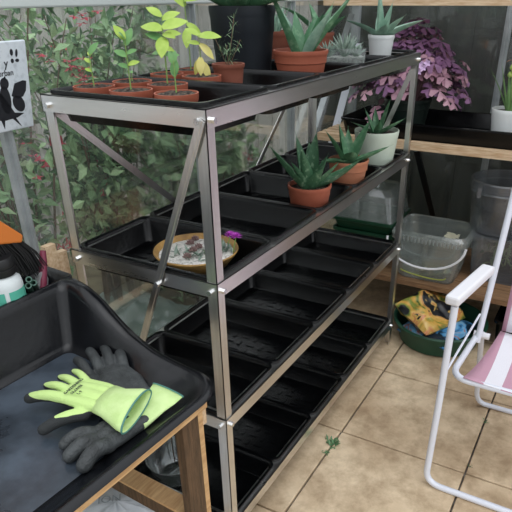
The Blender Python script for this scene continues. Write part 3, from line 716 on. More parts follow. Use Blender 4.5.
# clear box with foliage and bucket on it
th = thing('storage_box', 'clear lidded storage box of greenery with the dusty bucket standing on it', 'box', (1.645, -.37, SZ+.0005)); th.scale = (1, 1, 1.06)
m = MB(); m.loft([(.12,.15,.02,0), (.135,.165,.03,.17), (.14,.175,.03,.172), (.14,.175,.03,.182), (.13,.16,.02,.186), (.11,.14,.02,.180)], k=5); m.build('box', 'cplastd', th)
m = MB()
for i in range(160):
    p = Vector((random.uniform(-.1,.1), random.uniform(-.13,.13), random.uniform(.02,.13))); m.leaf(p, rnd_dir(.1), (0,0,1), random.uniform(.03,.06), .012, .3, 2)
m.build('greenery', mat('cut_greenery', '#7f9a6c', .6, 0, '#9db388', 10), th)
m = MB(); m.loft([(.10,.13,.02,.003), (.105,.135,.02,.04)]); m.build('dark_contents', mat('navy_packet', '#22303f', .5), th)
th = thing('bucket', 'dusty translucent round bucket standing on the storage box', 'bucket', (1.645, -.285, SZ+.1935)); th.scale = (1.08, 1.08, 1.08)
m = MB(); m.lathe([(.105,0),(.108,.004),(.122,.165),(.130,.167),(.131,.195),(.127,.200),(.123,.2),(.120,.168),(.106,.006)], 48); m.build('bucket', 'cplastd', th)
m = MB(); m.lathe([(.10,.006),(.113,.10),(.06,.125),(0,.13)], 30); m.build('contents', 'soil', th)
m = MB(); m.box((-.10,.105,.15), (-.085,.118,.185), Matrix.Rotation(.35, 4, 'Z')); m.tube([(-.128*cos(a)-.006, .128*sin(a), .162) for a in [radians(-60+10*i) for i in range(13)]], .0045, 8)
m.build('handle', 'cplastd', th)
th = thing('storage_crate', 'low black crate on the paving beneath the low shelf, behind the chair', 'crate', (1.53, -.58, .002))
m = MB(); m.loft([(.17,.19,.02,0), (.18,.20,.025,.12), (.188,.208,.025,.122), (.188,.208,.025,.132), (.176,.196,.02,.132), (.165,.185,.02,.01)]); m.build('crate', 'tray', th)
for q in (-1, 1):
    m = MB(); m.box((-.04, q*.204-.004, .095), (.04, q*.204+.004, .110)); m.build('handle', 'tray', th, smooth=False)
# green basin and bags
th = thing('basin', 'round dark green plastic basin on the paving holding compost bags', 'basin', (1.335, -.165, .0015))
m = MB(); m.lathe([(.150,0),(.158,.004),(.182,.084),(.191,.086),(.193,.094),(.189,.100),(.179,.096),(.155,.01)], 56); m.build('basin', 'basin', th)
def pillow(c, hx, hy, hz, rot, m, lab, seed, amp=.02, n=26, ry=0, rx=0, name='compost_bag'):
    from mathutils import noise
    s = MB(); vs = []; fs = []
    for sgn in (1, -1):
        for i in range(n+1):
            for j in range(n+1):
                u = i/n*2-1; v = j/n*2-1; e = (max(0, (1-u**4))*max(0, (1-v**4)))**.5
                p = Vector((u*hx, v*hy, sgn*hz*e)); q = p*14+Vector((seed,0,0)); k = noise.noise(q)*amp+noise.noise(q*2.7)*amp*.5
                p.z += k*(.3+e); p.x += noise.noise(q+Vector((5,5,5)))*amp*.6; p.y += noise.noise(q+Vector((15,5,5)))*amp*.6; vs.append(p)
    o = (n+1)**2
    for b in (0, o):
        for i in range(n):
            for j in range(n): a = b+i*(n+1)+j; fs.append((a, a+1, a+n+2, a+n+1))
    s.add(vs, fs); ob = s.build(name, m, None); ob.location = c; ob.rotation_euler = (rx, ry, rot); tag(ob, lab, 'bag'); return ob
bagA = print_mat('compost_bag_print', [(0,'#0d1013'), (.41,'#101418'), (.42,'#4c5f2c'), (.455,'#7f8a3c'), (.49,'#c49a48'), (.54,'#d0ad5c'), (.575,'#bd7048'), (.60,'#c9a95c'), (.615,'#10141a')], 7, 2.3)
bagB = print_mat('blue_bag_print', [(0,'#0e1a24'), (.42,'#15293a'), (.47,'#4a8fc4'), (.55,'#7db4d8'), (.6,'#b5603a'), (.66,'#5d9ac8'), (.75,'#11181f')], 10, 5)
pillow((1.315, -.165, .060), .115, .13, .024, 1.3, bagB, 'blue printed plastic bag flattened in the bottom of the green basin', 4, .012)
pillow((1.325, -.120, .126), .100, .125, .034, 1.15, bagA, 'crumpled yellow, orange and black compost bag on top in the green basin', 9, .016, ry=-.35)

# ------------------------------------------------------------------ potting table, tray and what is in it
th = thing('potting_table', 'timber-framed stand carrying the big black potting tray', 'table', (0,0,0))
TZ = .608
m = MB(); m.box((-.95, -.082, .621), (-.150, -.070, .633)); m.build('front_rail', 'woody', th, smooth=False)
m = MB(); m.box((-.207, -.0695, 0), (-.164, -.050, .622)); m.build('leg', 'woodz', th, smooth=False)
m = MB(); m.box((-.1638, -.0695, 0), (-.151, -.050, .622)); m.build('leg_lit_side', 'woody', th, smooth=False)  # lit side face of the leg, its light put into a paler colour
m = MB(); m.box((-.1507, -.068, .572), (-.139, -.045, .610)); m.build('end_block', 'wood', th, smooth=False)
m = MB(); m.box((-.205, -.0495, .332), (-.166, .405, .366)); m.build('side_rail', 'woodz', th, smooth=False)
m = MB(); m.box((-.2055, -.0495, .3665), (-.1655, .405, .372)); m.build('side_rail_lit_top', 'woody', th, smooth=False)  # lit top face of the rail, painted as a thin paler strip
m = MB(); m.box((-.20, .405, 0), (-.150, .428, .60)); m.build('leg', 'woodz', th, smooth=False)
m = MB(); m.box((-.95, .405, .56), (-.20, .428, .60)); m.build('back_rail', 'woody', th, smooth=False)
m = MB(); m.box((-.95, -.0615, 0), (-.91, -.035, TZ-.0005)); m.build('leg', 'woodz', th, smooth=False)
m = MB(); m.box((-.95, .405, 0), (-.91, .428, .56)); m.build('leg', 'woodz', th, smooth=False)
m = MB(); m.box((-.062, .430, 0), (-.034, .446, .792)); m.box((-.0335, .430, .0), (-.008, .446, .768)); m.build('rear_upright', 'wood', th, smooth=False)
# potting tray: open front, high back wall with a trough behind
th = thing('potting_tray', 'large black moulded potting tray with sloping sides', 'tray', (0,0,0))
XR = -.084; XL = -.92; XC = (XR+XL)/2
def rimz(y):
    pts = [(-.11,.648),(-.05,.645),(0,.644),(.06,.648),(.10,.654),(.15,.672),(.19,.697),(.23,.727),(.27,.748),(.31,.757),(.45,.757)]
    for (a, za), (b, zb) in zip(pts, pts[1:]):
        if y <= b:
            t = (y-a)/(b-a); t = max(0, min(1, t)); t = t*t*(3-2*t) if False else t; return za+(zb-za)*t
    return pts[-1][1]
def ring(hx, y0, y1, r, zf, k=8):
    """rounded rectangle through x XC+-hx, y0..y1 ; zf(y)->z"""
    out = []; r0_ = r
    for q, (sx, sy) in enumerate(((1,1),(-1,1),(-1,-1),(1,-1))):
        r = .022 if sy > 0 else r0_
        cx = XC+sx*(hx-r); cy = (y1-r) if sy > 0 else (y0+r)
        for i in range(k+1):
            a = pi/2*q+pi/2*i/k; out.append(Vector((cx+r*cos(a), cy+r*sin(a), 0)))
    # densify straight edges
    res = []
    for a, b in zip(out, out[1:]+out[:1]):
        nseg = max(1, int((b-a).length/.02))
        for s in range(nseg): res.append(a.lerp(b, s/nseg))
    for p in res: p.z = zf(p.y)
    return res
HX = (XR-XL)/2
def match(rings):
    n = 0; return rings
# generate rings with same count by scaling one reference ring
ref = ring(HX, -.098, .338, .078, lambda y: 0)
def rscale(ix, iyf, iyb, zf):
    out = []
    for p in ref:
        x = XC+(p.x-XC)*(HX-ix)/HX; t = (p.y+.098)/.436; y = (-.088+iyf)+t*((.338-iyb)-(-.088+iyf)); x += (y-.12)*.02*max(0, (x-XC)/HX); out.append(Vector((x, y, zf(y))))
    return out
FLZ = .620
rg = [rscale(.060, .058, .0, lambda y: .615), rscale(.006, .007, 0, lambda y: .634), rscale(.0, .0, .0, lambda y: rimz(y)-.008), rscale(.002, .002, .0, lambda y: rimz(y)-.004), rscale(.010, .010, .004, lambda y: rimz(y)),
      rscale(.020, .020, .010, lambda y: rimz(y)-.001), rscale(.030, .030, .016, lambda y: rimz(y)-.008), rscale(.036, .036, .020, lambda y: rimz(y)-.018 if rimz(y) > .66 else rimz(y)-.011),
      rscale(.058, .050, .035, lambda y: .632 if y > .05 else .628), rscale(.066, .060, .042, lambda y: .622), rscale(.074, .068, .050, lambda y: FLZ)]
m = MB(); nn = len(ref); vs = [v for r in rg for v in r]; fs = []
for i in range(len(rg)-1):
    for k in range(nn): fs.append((i*nn+k, i*nn+(k+1)%nn, (i+1)*nn+(k+1)%nn, (i+1)*nn+k))
m.add(vs, fs); m.build('basin', 'tray2', th, angle=70)
m = MB(); m.add([v+Vector((0,0,.0001)) for v in rg[-1]], [tuple(range(nn))]); m.add([v for v in rg[0]], [tuple(range(nn))[::-1]]); m.build('basin_floor', 'tubfloor', th, smooth=False)
# trough behind
def rrx(x0, x1, y0, y1, r, z, k=5):
    o = []
    for q, (sx, sy) in enumerate(((1,1),(-1,1),(-1,-1),(1,-1))):
        for i in range(k+1):
            a = pi/2*q+pi/2*i/k; o.append(Vector(((x1-r if sx > 0 else x0+r)+r*cos(a), (y1-r if sy > 0 else y0+r)+r*sin(a), z)))
    return o
ty0, ty1 = .330, .424
rs = [rrx(XL+.02, XR-.03, ty0+.006, ty1-.012, .012, .665), rrx(XL+.002, XR+.006, ty0, ty1-.002, .015, .742), rrx(XL, XR+.012, ty0, ty1+.001, .016, .748), rrx(XL, XR+.012, ty0, ty1+.001, .016, .754), rrx(XL+.004, XR+.008, ty0+.003, ty1-.003, .014, .757),
      rrx(XL+.010, XR+.0, ty0+.008, ty1-.009, .012, .752), rrx(XL+.014, XR-.006, ty0+.010, ty1-.012, .012, .740), rrx(XL+.03, XR-.042, ty0+.014, ty1-.018, .01, .672)]
m = MB(); nn = len(rs[0]); vs = [v for r in rs for v in r]; fs = []
for i in range(len(rs)-1):
    for k in range(nn): fs.append((i*nn+k, i*nn+(k+1)%nn, (i+1)*nn+(k+1)%nn, (i+1)*nn+k))
fs += [tuple(range(nn))[::-1], tuple((len(rs)-1)*nn+k for k in range(nn))]
m.add(vs, fs); m.build('trough', 'tray2', th, angle=50)
TF = .673
# bottle
th = thing('bottle', 'white plastic bottle with teal label and black screw cap in the tray trough', 'bottle', (-.195, .375, TF)); th.scale = (1, 1, 1.08)
m = MB(); m.lathe([(.033,0),(.036,.004),(.036,.099),(.034,.110),(.026,.117),(.022,.122)], 32); m.build('bottle_body', 'botw', th)
m = MB()
for a0, a1 in ((150, 232), (245, 330)):
    vs = []; nseg = 10
    for i in range(nseg+1):
        a = radians(a0+(a1-a0)*i/nseg); vs += [(.0365*cos(a), .0365*sin(a), .02), (.0365*cos(a), .0365*sin(a), .094)]
    m.add(vs, [(2*i, 2*i+2, 2*i+3, 2*i+1) for i in range(nseg)])
m.build('label_patch', 'teal', th)
m = MB(); m.lathe([(.0285,.120),(.0295,.124),(.0295,.133),(.0275,.134),(.0275,.136),(.0295,.137),(.0295,.150),(.027,.153),(0,.153)], 32); m.build('cap', 'capb', th)
# dustpan brush
th = thing('hand_brush', 'orange-headed brush with long black bristles leaning in the tray trough', 'brush', (-.229, .382, .842))
hp = [(-.015,.125),(.010,.112),(.098,.020),(.092,.006),(.0,.030),(-.10,.062),(-.13,.10),(-.07,.135)]
m = MB(); n_ = len(hp); m.add([(x, -.016, z) for x, z in hp]+[(x, .016, z) for x, z in hp], [tuple(range(n_)), tuple(range(2*n_-1, n_-1, -1))]+[(i, (i+1)%n_, n_+(i+1)%n_, n_+i) for i in range(n_)])
m.build('brush_head', 'orange', th, smooth=False, bevel=.004)
m = MB()
for i in range(520):
    t = random.random(); x = -.10+.192*t; zb = .060-.054*t; y = random.uniform(-.014, .014); fan = .005+.035*t
    b_ = Vector((x, y, zb+.004)); e_ = Vector((x+fan+random.gauss(0,.004), y*1.3, zb-.085+.010*t+random.gauss(0,.005)))
    m.tube([b_, b_.lerp(e_, .5)+Vector((.004*t, 0, .004)), e_], [.0018,.0018,.0009], 4, cap=False)
m.build('bristles', 'rope', th, smooth=False)
m = MB(); m.tube([(-.10,0,.10),(-.17,0,.135),(-.25,0,.165)], [.012,.013,.010], 10); m.build('handle', 'orange', th)
# three green tubes
for q, (dx, dz, lab) in enumerate(((0,0,'hollow dark green tube, lower left of the three beside the bottle'), (.0135,.001,'hollow dark green tube, right one of the three beside the bottle'), (.0045,.012,'hollow dark green tube resting on top of the other two'))):
    t = MB(); R = .0064
    a = Vector((-.158+dx, .352, .766+dz)); d = Vector((-.5, -.62, .60)).normalized(); t1 = d.orthogonal().normalized(); t2 = d.cross(t1)
    vs = []
    for (rr, l) in ((R, -.055), (R, .0), (R-.0022, .0), (R-.0022, -.055)):
        for k in range(14): vs.append(a+d*l+(t1*cos(k*pi/7)+t2*sin(k*pi/7))*rr)
    fs = [(i*14+k, i*14+(k+1)%14, ((i+1)%4)*14+(k+1)%14, ((i+1)%4)*14+k) for i in range(4) for k in range(14)]
    t.add(vs, fs); tag(t.build('tube', 'tubeg'), lab, 'tube', 'green tubes in the trough')
th = thing('hand_trowel', 'maroon-handled hand tool standing in the tray trough', 'hand tool', (-.112, .372, TF))
m = MB(); m.tube([(-.014,-.012,.028),(.0,0,.06),(.018,.004,.115),(.026,.006,.138)], [.007,.0085,.0085,.006], 12); m.build('handle', 'maroon', th)
m = MB(); m.tube([(-.02,-.014,.004),(-.014,-.012,.028)], .004, 8); m.build('shank', 'galv', th)
th = tag(MB_ := crumple(10, 10, lambda u, v: (-.108+.012*cos(u*6)+.004*v, .378+.012*sin(u*6), .69+.08*v), .008, 2, 60).build('plastic_wrapper', 'cloud'), 'crumpled white plastic wrapper tucked beside the maroon-handled tool', 'wrapper')
# the tray and its stand sit slightly askew to the staging
PV = Vector((-.10, .12, 0)); RR = Matrix.Translation(PV) @ Matrix.Rotation(radians(-3.6), 4, 'Z') @ Matrix.Translation(-PV)
for o in bpy.data.objects:
    if o.name in ('potting_tray', 'potting_table'): o.location = RR.translation; o.rotation_euler = (0, 0, radians(-3.6))
# ------------------------------------------------ gloves
def dual_mat(name, z_split, tipx=None):
    """knitted lime back, charcoal dipped palm: split by the glove's own height and length"""
    m = mat(name, '#bfe080', .85, bump=.4, nscale=30, bscale=350); nt = m.node_tree; b = nt.nodes['Principled BSDF']; N = nt.nodes.new; L = nt.links.new
    tc = N('ShaderNodeTexCoord'); sp_ = N('ShaderNodeSeparateXYZ'); L(tc.outputs['Object'], sp_.inputs[0])
    n = N('ShaderNodeTexNoise'); n.inputs['Scale'].default_value = 40; L(tc.outputs['Object'], n.inputs['Vector'])
    ma = N('ShaderNodeMath'); ma.operation = 'MULTIPLY_ADD'; ma.inputs[1].default_value = .004; L(n.outputs['Fac'], ma.inputs[0]); L(sp_.outputs['Z'], ma.inputs[2])
    g = N('ShaderNodeMath'); g.operation = 'GREATER_THAN'; g.inputs[1].default_value = z_split+.002; L(ma.outputs[0], g.inputs[0])
    mx = N('ShaderNodeMix'); mx.data_type = 'RGBA'; mx.inputs[6].default_value = rgb('#2c2f30'); mx.inputs[7].default_value = rgb('#c3e08e'); L(g.outputs[0], mx.inputs[0])
    L(mx.outputs[2], b.inputs['Base Color']); return m
def capsule(s, pts, rs, seg=10, flat=1.0):
    P = [Vector(p) for p in pts]; ext = []; er = []
    d0 = (P[0]-P[1]).normalized(); d1 = (P[-1]-P[-2]).normalized()
    for a in (90, 60, 30): ext.append(P[0]+d0*rs[0]*sin(radians(a))); er.append(max(rs[0]*cos(radians(a)), .0004))
    ext += P; er += rs
    for a in (30, 60, 90): ext.append(P[-1]+d1*rs[-1]*sin(radians(a))); er.append(max(rs[-1]*cos(radians(a)), .0004))
    o = len(s.v); s.tube(ext, er, seg)
    if flat != 1.0: pass
def glove(name, label, loc, rz, m, fingers, palm, cuff=None, voxel=.0022, cuffm='lime'):
    th = thing(name, label, 'glove', loc, rz, 'gardening gloves in the potting tray')
    s = MB()
    for pts, r0, r1 in fingers:
        n = len(pts); capsule(s, pts, [r0+(r1-r0)*i/(n-1) for i in range(n)])
    for pts, rr in palm: capsule(s, pts, rr)
    o = s.build('glove_hand', m, th)
    r = o.modifiers.new('remesh', 'REMESH'); r.mode = 'VOXEL'; r.voxel_size = voxel; r.use_smooth_shade = True
    sm = o.modifiers.new('smooth', 'SMOOTH'); sm.factor = .5; sm.iterations = 3
    if cuff:
        # cuff: elliptical tube of rings (centre, half width, half height, dir)
        m_ = MB(); seg = 36; vs = []; fs = []; n = len(cuff)
        for (cx, cy, cz, hw, hh, ang) in cuff:
            a0 = radians(ang); sd = Vector((-sin(a0), cos(a0), 0))
            for k in range(seg):
                t = 2*pi*k/seg; vs.append(Vector((cx, cy, cz))+sd*hw*cos(t)+Vector((0,0,1))*hh*sin(t)*(1 if sin(t) > 0 else .75))
        for i in range(n-1):
            for k in range(seg): fs.append((i*seg+k, i*seg+(k+1)%seg, (i+1)*seg+(k+1)%seg, (i+1)*seg+k))
        m_.add(vs, fs); co = m_.build('cuff', cuffm, th)
        so = co.modifiers.new('solid', 'SOLIDIFY'); so.thickness = .0016; so.offset = -1
        h = MB(); h.tube(vs[-seg:], .0016, 6, closed=True); h.build('hem', 'hem', th)
    return th
# glove frame: +x towards fingertips, y across, z up.  lime back upward.
GZ = FLZ+.0006
dual = dual_mat('lime_backed_glove', .0145)
def fing(x0, y0, a, L, z0, z1, r0, r1, n=5, arch=.01):
    a = radians(a); return ([(x0+L*t*cos(a), y0+L*t*sin(a), z0+(z1-z0)*t+arch*sin(pi*t)) for t in [i/n for i in range(n+1)]], r0, r1)
# charcoal glove lying underneath, fingers pointing out of the tray's left
glove('gardening_glove', 'charcoal-palmed glove lying lowest, pale lime cuff towards the tray corner', (-.310, .015, GZ), radians(163), 'char',
      [fing(.022, -.016, -14, .048, .014, .012, .0125, .0110), fing(.026, .004, 0, .050, .013, .012, .0135, .0125), fing(.020, .026, 16, .052, .013, .0125, .0145, .0130)],
      [([(-.055,.016,.014),(.0,.024,.015),(.03,.026,.014)], [.012,.014,.013]), ([(-.055,-.002,.014),(.0,.004,.016),(.03,.006,.014)], [.012,.015,.013]), ([(-.05,-.018,.013),(.0,-.016,.014),(.025,-.014,.013)], [.011,.013,.012])], None)
g1 = [o for o in bpy.data.objects if o.name == 'gardening_glove'][0]
def cuff_mesh(parent, rows, m='lime', hem=True):
    seg = 40; vs = []; fs = []; n = len(rows); s = MB()
    for (cx, cy, cz, hw, hh, ang) in rows:
        a0 = radians(ang); sd = Vector((-sin(a0), cos(a0), 0))
        for k in range(seg):
            t = 2*pi*k/seg; vs.append(Vector((cx, cy, cz))+sd*hw*cos(t)+Vector((0,0,1))*hh*sin(t))
    for i in range(n-1):
        for k in range(seg): fs.append((i*seg+k, i*seg+(k+1)%seg, (i+1)*seg+(k+1)%seg, (i+1)*seg+k))
    s.add(vs, fs); o = s.build('cuff', m, parent); so = o.modifiers.new('solid', 'SOLIDIFY'); so.thickness = .0016; so.offset = -1
    if hem: h = MB(); h.tube(vs[-seg:], .0016, 6, closed=True); h.build('hem', 'hem', parent)
cuff_mesh(g1, [(-.048,.000,.014,.031,.013,0), (-.066,-.002,.014,.028,.010,4), (-.090,-.009,.016,.029,.007,8), (-.112,-.014,.020,.034,.005,10), (-.130,-.019,.024,.037,.004,12)])
# charcoal glove with fingers towards the back wall
glove('gardening_glove', 'charcoal glove lying palm up with four fingers pointing to the back wall of the tray', (-.205, .100, GZ), radians(60), 'char',
      [fing(.050, .034, 6, .070, .013, .018, .0105, .0095), fing(.058, .012, -1, .080, .014, .020, .0110, .0098), fing(.056, -.010, -6, .078, .014, .020, .0112, .0100), fing(.045, -.030, -10, .056, .013, .018, .0118, .0108)],
      [([(-.05,.026,.013),(.0,.030,.014),(.05,.032,.013)], [.012,.013,.012]), ([(-.05,.006,.014),(.0,.008,.015),(.06,.010,.014)], [.013,.014,.013]), ([(-.05,-.016,.014),(.0,-.016,.015),(.055,-.012,.014)], [.013,.014,.013]), ([(-.06,-.040,.012),(.0,-.040,.013),(.042,-.032,.013)], [.011,.013,.011]),
       ([(-.05,.0,.014),(.05,.0,.015)], [.013,.014]), ([(-.05,-.03,.014),(.04,-.024,.015)], [.013,.014])], None)
# lime-backed glove on top
GL = (-.270, .080, GZ+.022)
def fto(x0, y0, x1, y1, z0, z1, r0, r1, arch=.006, n=5):
    return ([(x0+(x1-x0)*t, y0+(y1-y0)*t, z0+(z1-z0)*t+arch*sin(pi*t)) for t in [i/n for i in range(n+1)]], r0, r1)
glove('gardening_glove', 'bright lime glove lying on top, back upward with a teal-hemmed open cuff', GL, radians(97), dual,
      [fto(.050, .026, .122, .036, .017, .004, .0115, .0100), fto(.054, .006, .112, .000, .018, .010, .0095, .0072), fto(.052, -.014, .106, -.030, .018, .010, .0090, .0068), fto(.044, -.030, .094, -.054, .018, .012, .0080, .0058), fto(.000, .038, .048, .086, .006, -.006, .0130, .0105)],
      [([(-.035,.022,.014),(.0,.026,.016),(.05,.026,.016)], [.012,.013,.011]), ([(-.035,.004,.015),(.0,.006,.018),(.056,.006,.017)], [.013,.014,.011]), ([(-.035,-.014,.015),(.0,-.013,.018),(.054,-.013,.017)], [.012,.013,.010]), ([(-.03,-.026,.013),(.0,-.028,.015),(.046,-.028,.016)], [.010,.011,.009]), ([(-.03,.0,.015),(.05,-.004,.017)], [.014,.012])],
      [(-.018,.0,.016,.038,.0145,0), (-.040,.004,.016,.039,.016,0), (-.062,.008,.018,.046,.020,3), (-.080,.012,.020,.053,.022,6), (-.094,.014,.021,.056,.021,8)])
g3 = [o for o in bpy.data.objects if o.name.startswith('gardening_glove') and 'bright' in o['label']][0]
for k, (tx, sz) in enumerate((('GARDENING', .0085), ('GLOVES', .008), ('L 9', .008))):
    text(tx, sz, Matrix.Translation((.040-.011*k, .030-.004*k, .0315)) @ Matrix.Rotation(radians(-90), 4, 'Z'), 'ink', g3)

# ------------------------------------------------ sign on the glazing bar
th = thing('garden_sign', 'whitewashed sign with a black fairy silhouette hanging on the glazing bar', 'sign', (-.02, .493, 1.030)); th.rotation_euler = (radians(9), 0, 0)
m = MB(); m.box((-.080, -.003, 0), (.067, .003, .170)); m.build('board', mat('whitewashed_board', '#d8e1e8', .7, 0, '#a3adb6', 70, ramp=(.5,.85), detail=10), th, smooth=False, bevel=.002)
def flat(polys, name, kx=1, ox=0):
    s = MB()
    for P in polys:
        n = len(P); s.add([(x*kx+ox, -.0036, z*1.04) for x, z in P]+[(x*kx+ox, -.0030, z*1.04) for x, z in P], [tuple(range(n)), tuple(range(2*n-1, n-1, -1))]+[(i, (i+1)%n, n+(i+1)%n, n+i) for i in range(n)])
    return s.build(name, 'inkb', th, smooth=False)
def ell(cx, cz, rx, rz, a=0, n=18):
    return [(cx+rx*cos(t)*cos(a)-rz*sin(t)*sin(a), cz+rx*cos(t)*sin(a)+rz*sin(t)*cos(a)) for t in [2*pi*i/n for i in range(n)]]
flat([ell(-.016,.090,.012,.011), ell(-.018,.060,.015,.026,.1), [(.0,.066),(.012,.088),(.036,.092),(.046,.090),(.042,.072),(.032,.062),(.016,.058)], ell(.018,.050,.019,.014,-.7),
      [(-.05,.064),(-.03,.075),(-.016,.060),(.003,.034),(.030,.030),(.010,.024),(-.026,.022),(-.055,.026)], [(-.02,.098),(-.012,.104),(-.008,.094)], [(-.038,.026),(-.030,.006),(-.026,.026)], [(-.008,.026),(.020,.004),(.003,.026)],
      ell(-.05,.070,.02,.012,.8)], 'silhouette', .86, .019)
flat([ell(.005,.144,.004,.006), ell(.018,.142,.003,.007,-.2), ell(.005,.129,.004,.004), ell(.018,.129,.005,.003)], 'leaf_motif', .9, .026)
Tm = Matrix.Rotation(radians(90), 4, 'X')
text('y', .022, Matrix.Translation((.010,-.0034,.124)) @ Tm, 'inkb', th); text('urban', .0155, Matrix.Translation((-.006,-.0034,.108)) @ Tm, 'inkb', th)

# ------------------------------------------------ bag on the floor
th = thing('plastic_sack', 'grey-white plastic sack with faint lettering, standing under the potting table', 'bag', (-.165, .215, 0))
m = MB(); from mathutils import noise
vs = []; fs = []; n = 14; seg = 36
for i in range(n+1):
    t = i/n
    for k in range(seg):
        a = 2*pi*k/seg; r = .105*(1-.15*t) if t < .75 else .105*.89*max(.02, 1-((t-.75)/.25)**2)
        r *= 1+.10*noise.noise(Vector((cos(a)*2, sin(a)*2, t*4))); vs.append((r*cos(a)*1.0, r*sin(a)*1.25, .235*t+.006*noise.noise(Vector((cos(a)*4, sin(a)*4, t*6)))))
for i in range(n):
    for k in range(seg): fs.append((i*seg+k, i*seg+(k+1)%seg, (i+1)*seg+(k+1)%seg, (i+1)*seg+k))
fs += [tuple(range(seg))[::-1], tuple(n*seg+k for k in range(seg))]
m.add(vs, fs); m.build('sack', mat('sack_plastic', '#b9bfc4', .4, 0, '#d3d8dc', 10, bump=.6, bscale=30), th)
text('ION', .03, Matrix.Translation((-.03,.03,.239)) @ Matrix.Rotation(radians(-50), 4, 'Z'), 'inkl', th)

# ------------------------------------------------ small weeds in the paving joints
def weed(x, y, r, n, lab):
    m = MB()
    for i in range(n):
        d = rnd_dir(.5); d.z = abs(d.z); p = Vector((x+random.gauss(0, r*.4), y+random.gauss(0, r*.4), .001)); m.leaf(p, d, (0,0,1), r*random.uniform(.5, 1.1), r*.35, .3, 2)
    tag(m.build('weed', 'leafC'), lab, 'weed', 'weeds in the paving joints')
weed(.515, -.048, .020, 46, 'tuft of green weed in the paving joint beside the staging'); weed(.465, -.048, .011, 16, 'smaller greyish weed just below the green tuft by the staging')
weed(.86, -.462, .012, 12, 'little dark weed in the joint under the chair seat'); weed(.62, -.466, .008, 8, 'tiny weed in the joint near the front bar of the chair')

# ------------------------------------------------------------------ folding chair
th = thing('folding_chair', 'white tubular garden chair with dusty pink and white striped canvas', 'chair', (0,0,0))
y0, y1 = -.365, -.845; TR = .0095
def arc(c, a, b, n=6):
    """corner blend points between directions"""
    c = Vector(c); a = Vector(a); b = Vector(b); return [a*(1-t)**2+c*2*t*(1-t)+b*t*t for t in [i/n for i in range(n+1)]]
xf = .484
pts = [(.502, y0, .592)]+[(.500, y0, .30)]+arc((xf, y0-.0, TR), (xf, y0, .055), (xf-.004, y0-.045, TR))+arc((xf-.01, y1, TR), (xf-.008, y1+.045, TR), (xf-.004, y1, .055))+[(.502, y1, .592)]
m = MB(); m.tube(pts, TR, 12); m.build('front_leg_frame', 'whitepaint', th)
ya, yb = y0-.030, y1+.030
pts = [(.835, ya-.005, .350)]+arc((.945, ya-.02, TR), (.93, ya-.015, .06), (.948, ya-.055, TR))+arc((.948, yb, TR), (.948, yb+.05, TR), (.93, yb+.01, .06))+[(.835, yb+.005, .350)]
m = MB(); m.tube(pts, TR*.9, 12); m.build('rear_leg_frame', 'whitepaint', th)
yc, yd = y0-.012, y1+.012
pts = [(.83, yc-.012, .345)]+arc((.555, yc, .348), (.61, yc, .348), (.557, yc-.05, .346))+arc((.555, yd, .348), (.557, yd+.05, .346), (.61, yd, .348))+[(.83, yd+.012, .345)]
m = MB(); m.tube(pts, TR, 12); m.build('seat_frame', 'whitepaint', th)
bt = (.93, ya-.015, .96)
pts = [(.80, yc-.018, .335)]+arc((.945, ya-.02, .99), (.925, ya-.015, .93), (.945, ya-.07, .985))+arc((.945, yb+.02, .99), (.945, yb+.07, .985), (.925, yb+.015, .93))+[(.80, yd+.018, .335)]
m = MB(); m.tube(pts, TR, 12); m.build('back_frame', 'whitepaint', th)
for y in (y0, y1):
    m = MB(); s_ = 1 if y == y0 else -1; M = Matrix.Translation((.612, y-.012*s_, .608)) @ Matrix.Rotation(radians(-9*s_), 4, 'Z')
    m.box((-.125, -.019, -.013), (.125, .019, .013), M); m.build('armrest', 'whiteplast', th, smooth=False, bevel=.007)
    m = MB(); m.tube([(.502, y, .380), (.81, y-.022*s_, .425)], .0035, 6); m.build('brace', 'whitepaint', th)
    m = MB(); m.tube([(.83, y-.012*s_, .345), (.83, y-.06*s_, .345)], .011, 10); m.build('hinge', 'whiteplast', th)
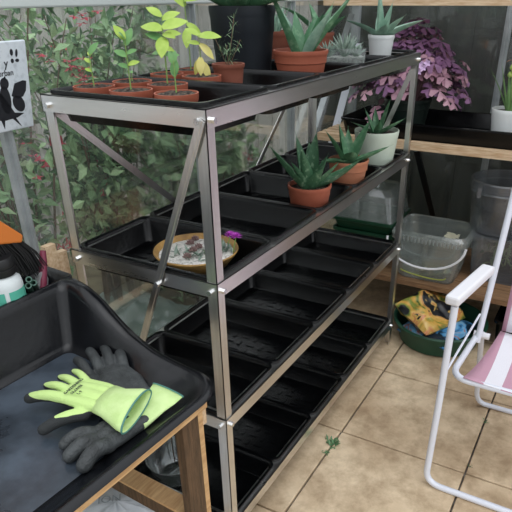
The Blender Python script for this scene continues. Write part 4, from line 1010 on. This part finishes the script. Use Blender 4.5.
def cloth(P, nu, nv, name):
    s = MB(); vs = [P(i/nu, j/nv) for i in range(nu+1) for j in range(nv+1)]
    s.add(vs, [(i*(nv+1)+j, i*(nv+1)+j+1, (i+1)*(nv+1)+j+1, (i+1)*(nv+1)+j) for i in range(nu) for j in range(nv)])
    o = s.build(name, 'stripe', th); so = o.modifiers.new('solid', 'SOLIDIFY'); so.thickness = .002; so.offset = 0; return o
cy0, cy1 = yc-.032, yd+.032
cloth(lambda u, v: Vector((.548+.33*u, cy0+(cy1-cy0)*v-.040*u*(1-2*v), .360-.020*sin(pi*u)-.010*sin(pi*v)-.012*u)), 14, 14, 'seat')
cloth(lambda u, v: Vector((.880+.060*u+.02*sin(pi*v)*u, cy0-.042+(cy1-cy0+.084)*v, .350+.60*u)), 14, 14, 'backrest')
MT['stripe'].node_tree.nodes  # stripes run along the seat
for nd in MT['stripe'].node_tree.nodes:
    if nd.type == 'MATH' and nd.operation == 'ADD': nd.inputs[1].default_value = .409

# ------------------------------------------------------------------ light
w = bpy.data.worlds.new('overcast_sky'); S.world = w; w.use_nodes = True; nt = w.node_tree; N = nt.nodes.new; L = nt.links.new
bg = nt.nodes['Background']; tc = N('ShaderNodeTexCoord'); spz = N('ShaderNodeSeparateXYZ'); L(tc.outputs['Generated'], spz.inputs[0])
rp = N('ShaderNodeValToRGB'); e = rp.color_ramp.elements; e[0].position = 0; e[0].color = (.05,.055,.05,1); e[1].position = 1; e[1].color = (1.0,1.03,1.08,1)
q = e.new(.30); q.color = (.17,.175,.18,1); q = e.new(.44); q.color = (.34,.35,.36,1); q = e.new(.54); q.color = (.62,.64,.65,1); q = e.new(.68); q.color = (.75,.78,.82,1)
mrr = N('ShaderNodeMapRange'); mrr.inputs['From Min'].default_value = -1; mrr.inputs['From Max'].default_value = 1
L(spz.outputs['Z'], mrr.inputs['Value']); L(mrr.outputs[0], rp.inputs[0]); L(rp.outputs[0], bg.inputs['Color']); bg.inputs['Strength'].default_value = 1.5
sun = bpy.data.objects.new('sun', bpy.data.lights.new('sun', 'SUN')); COL.objects.link(sun); sun.data.energy = .7; sun.data.angle = radians(50)
sun.rotation_euler = (radians(28), radians(-22), 0)
S.view_settings.view_transform = 'Standard'; S.view_settings.look = 'None'; S.view_settings.gamma = 1; S.view_settings.exposure = 0.0
S.view_settings.use_curve_mapping = False
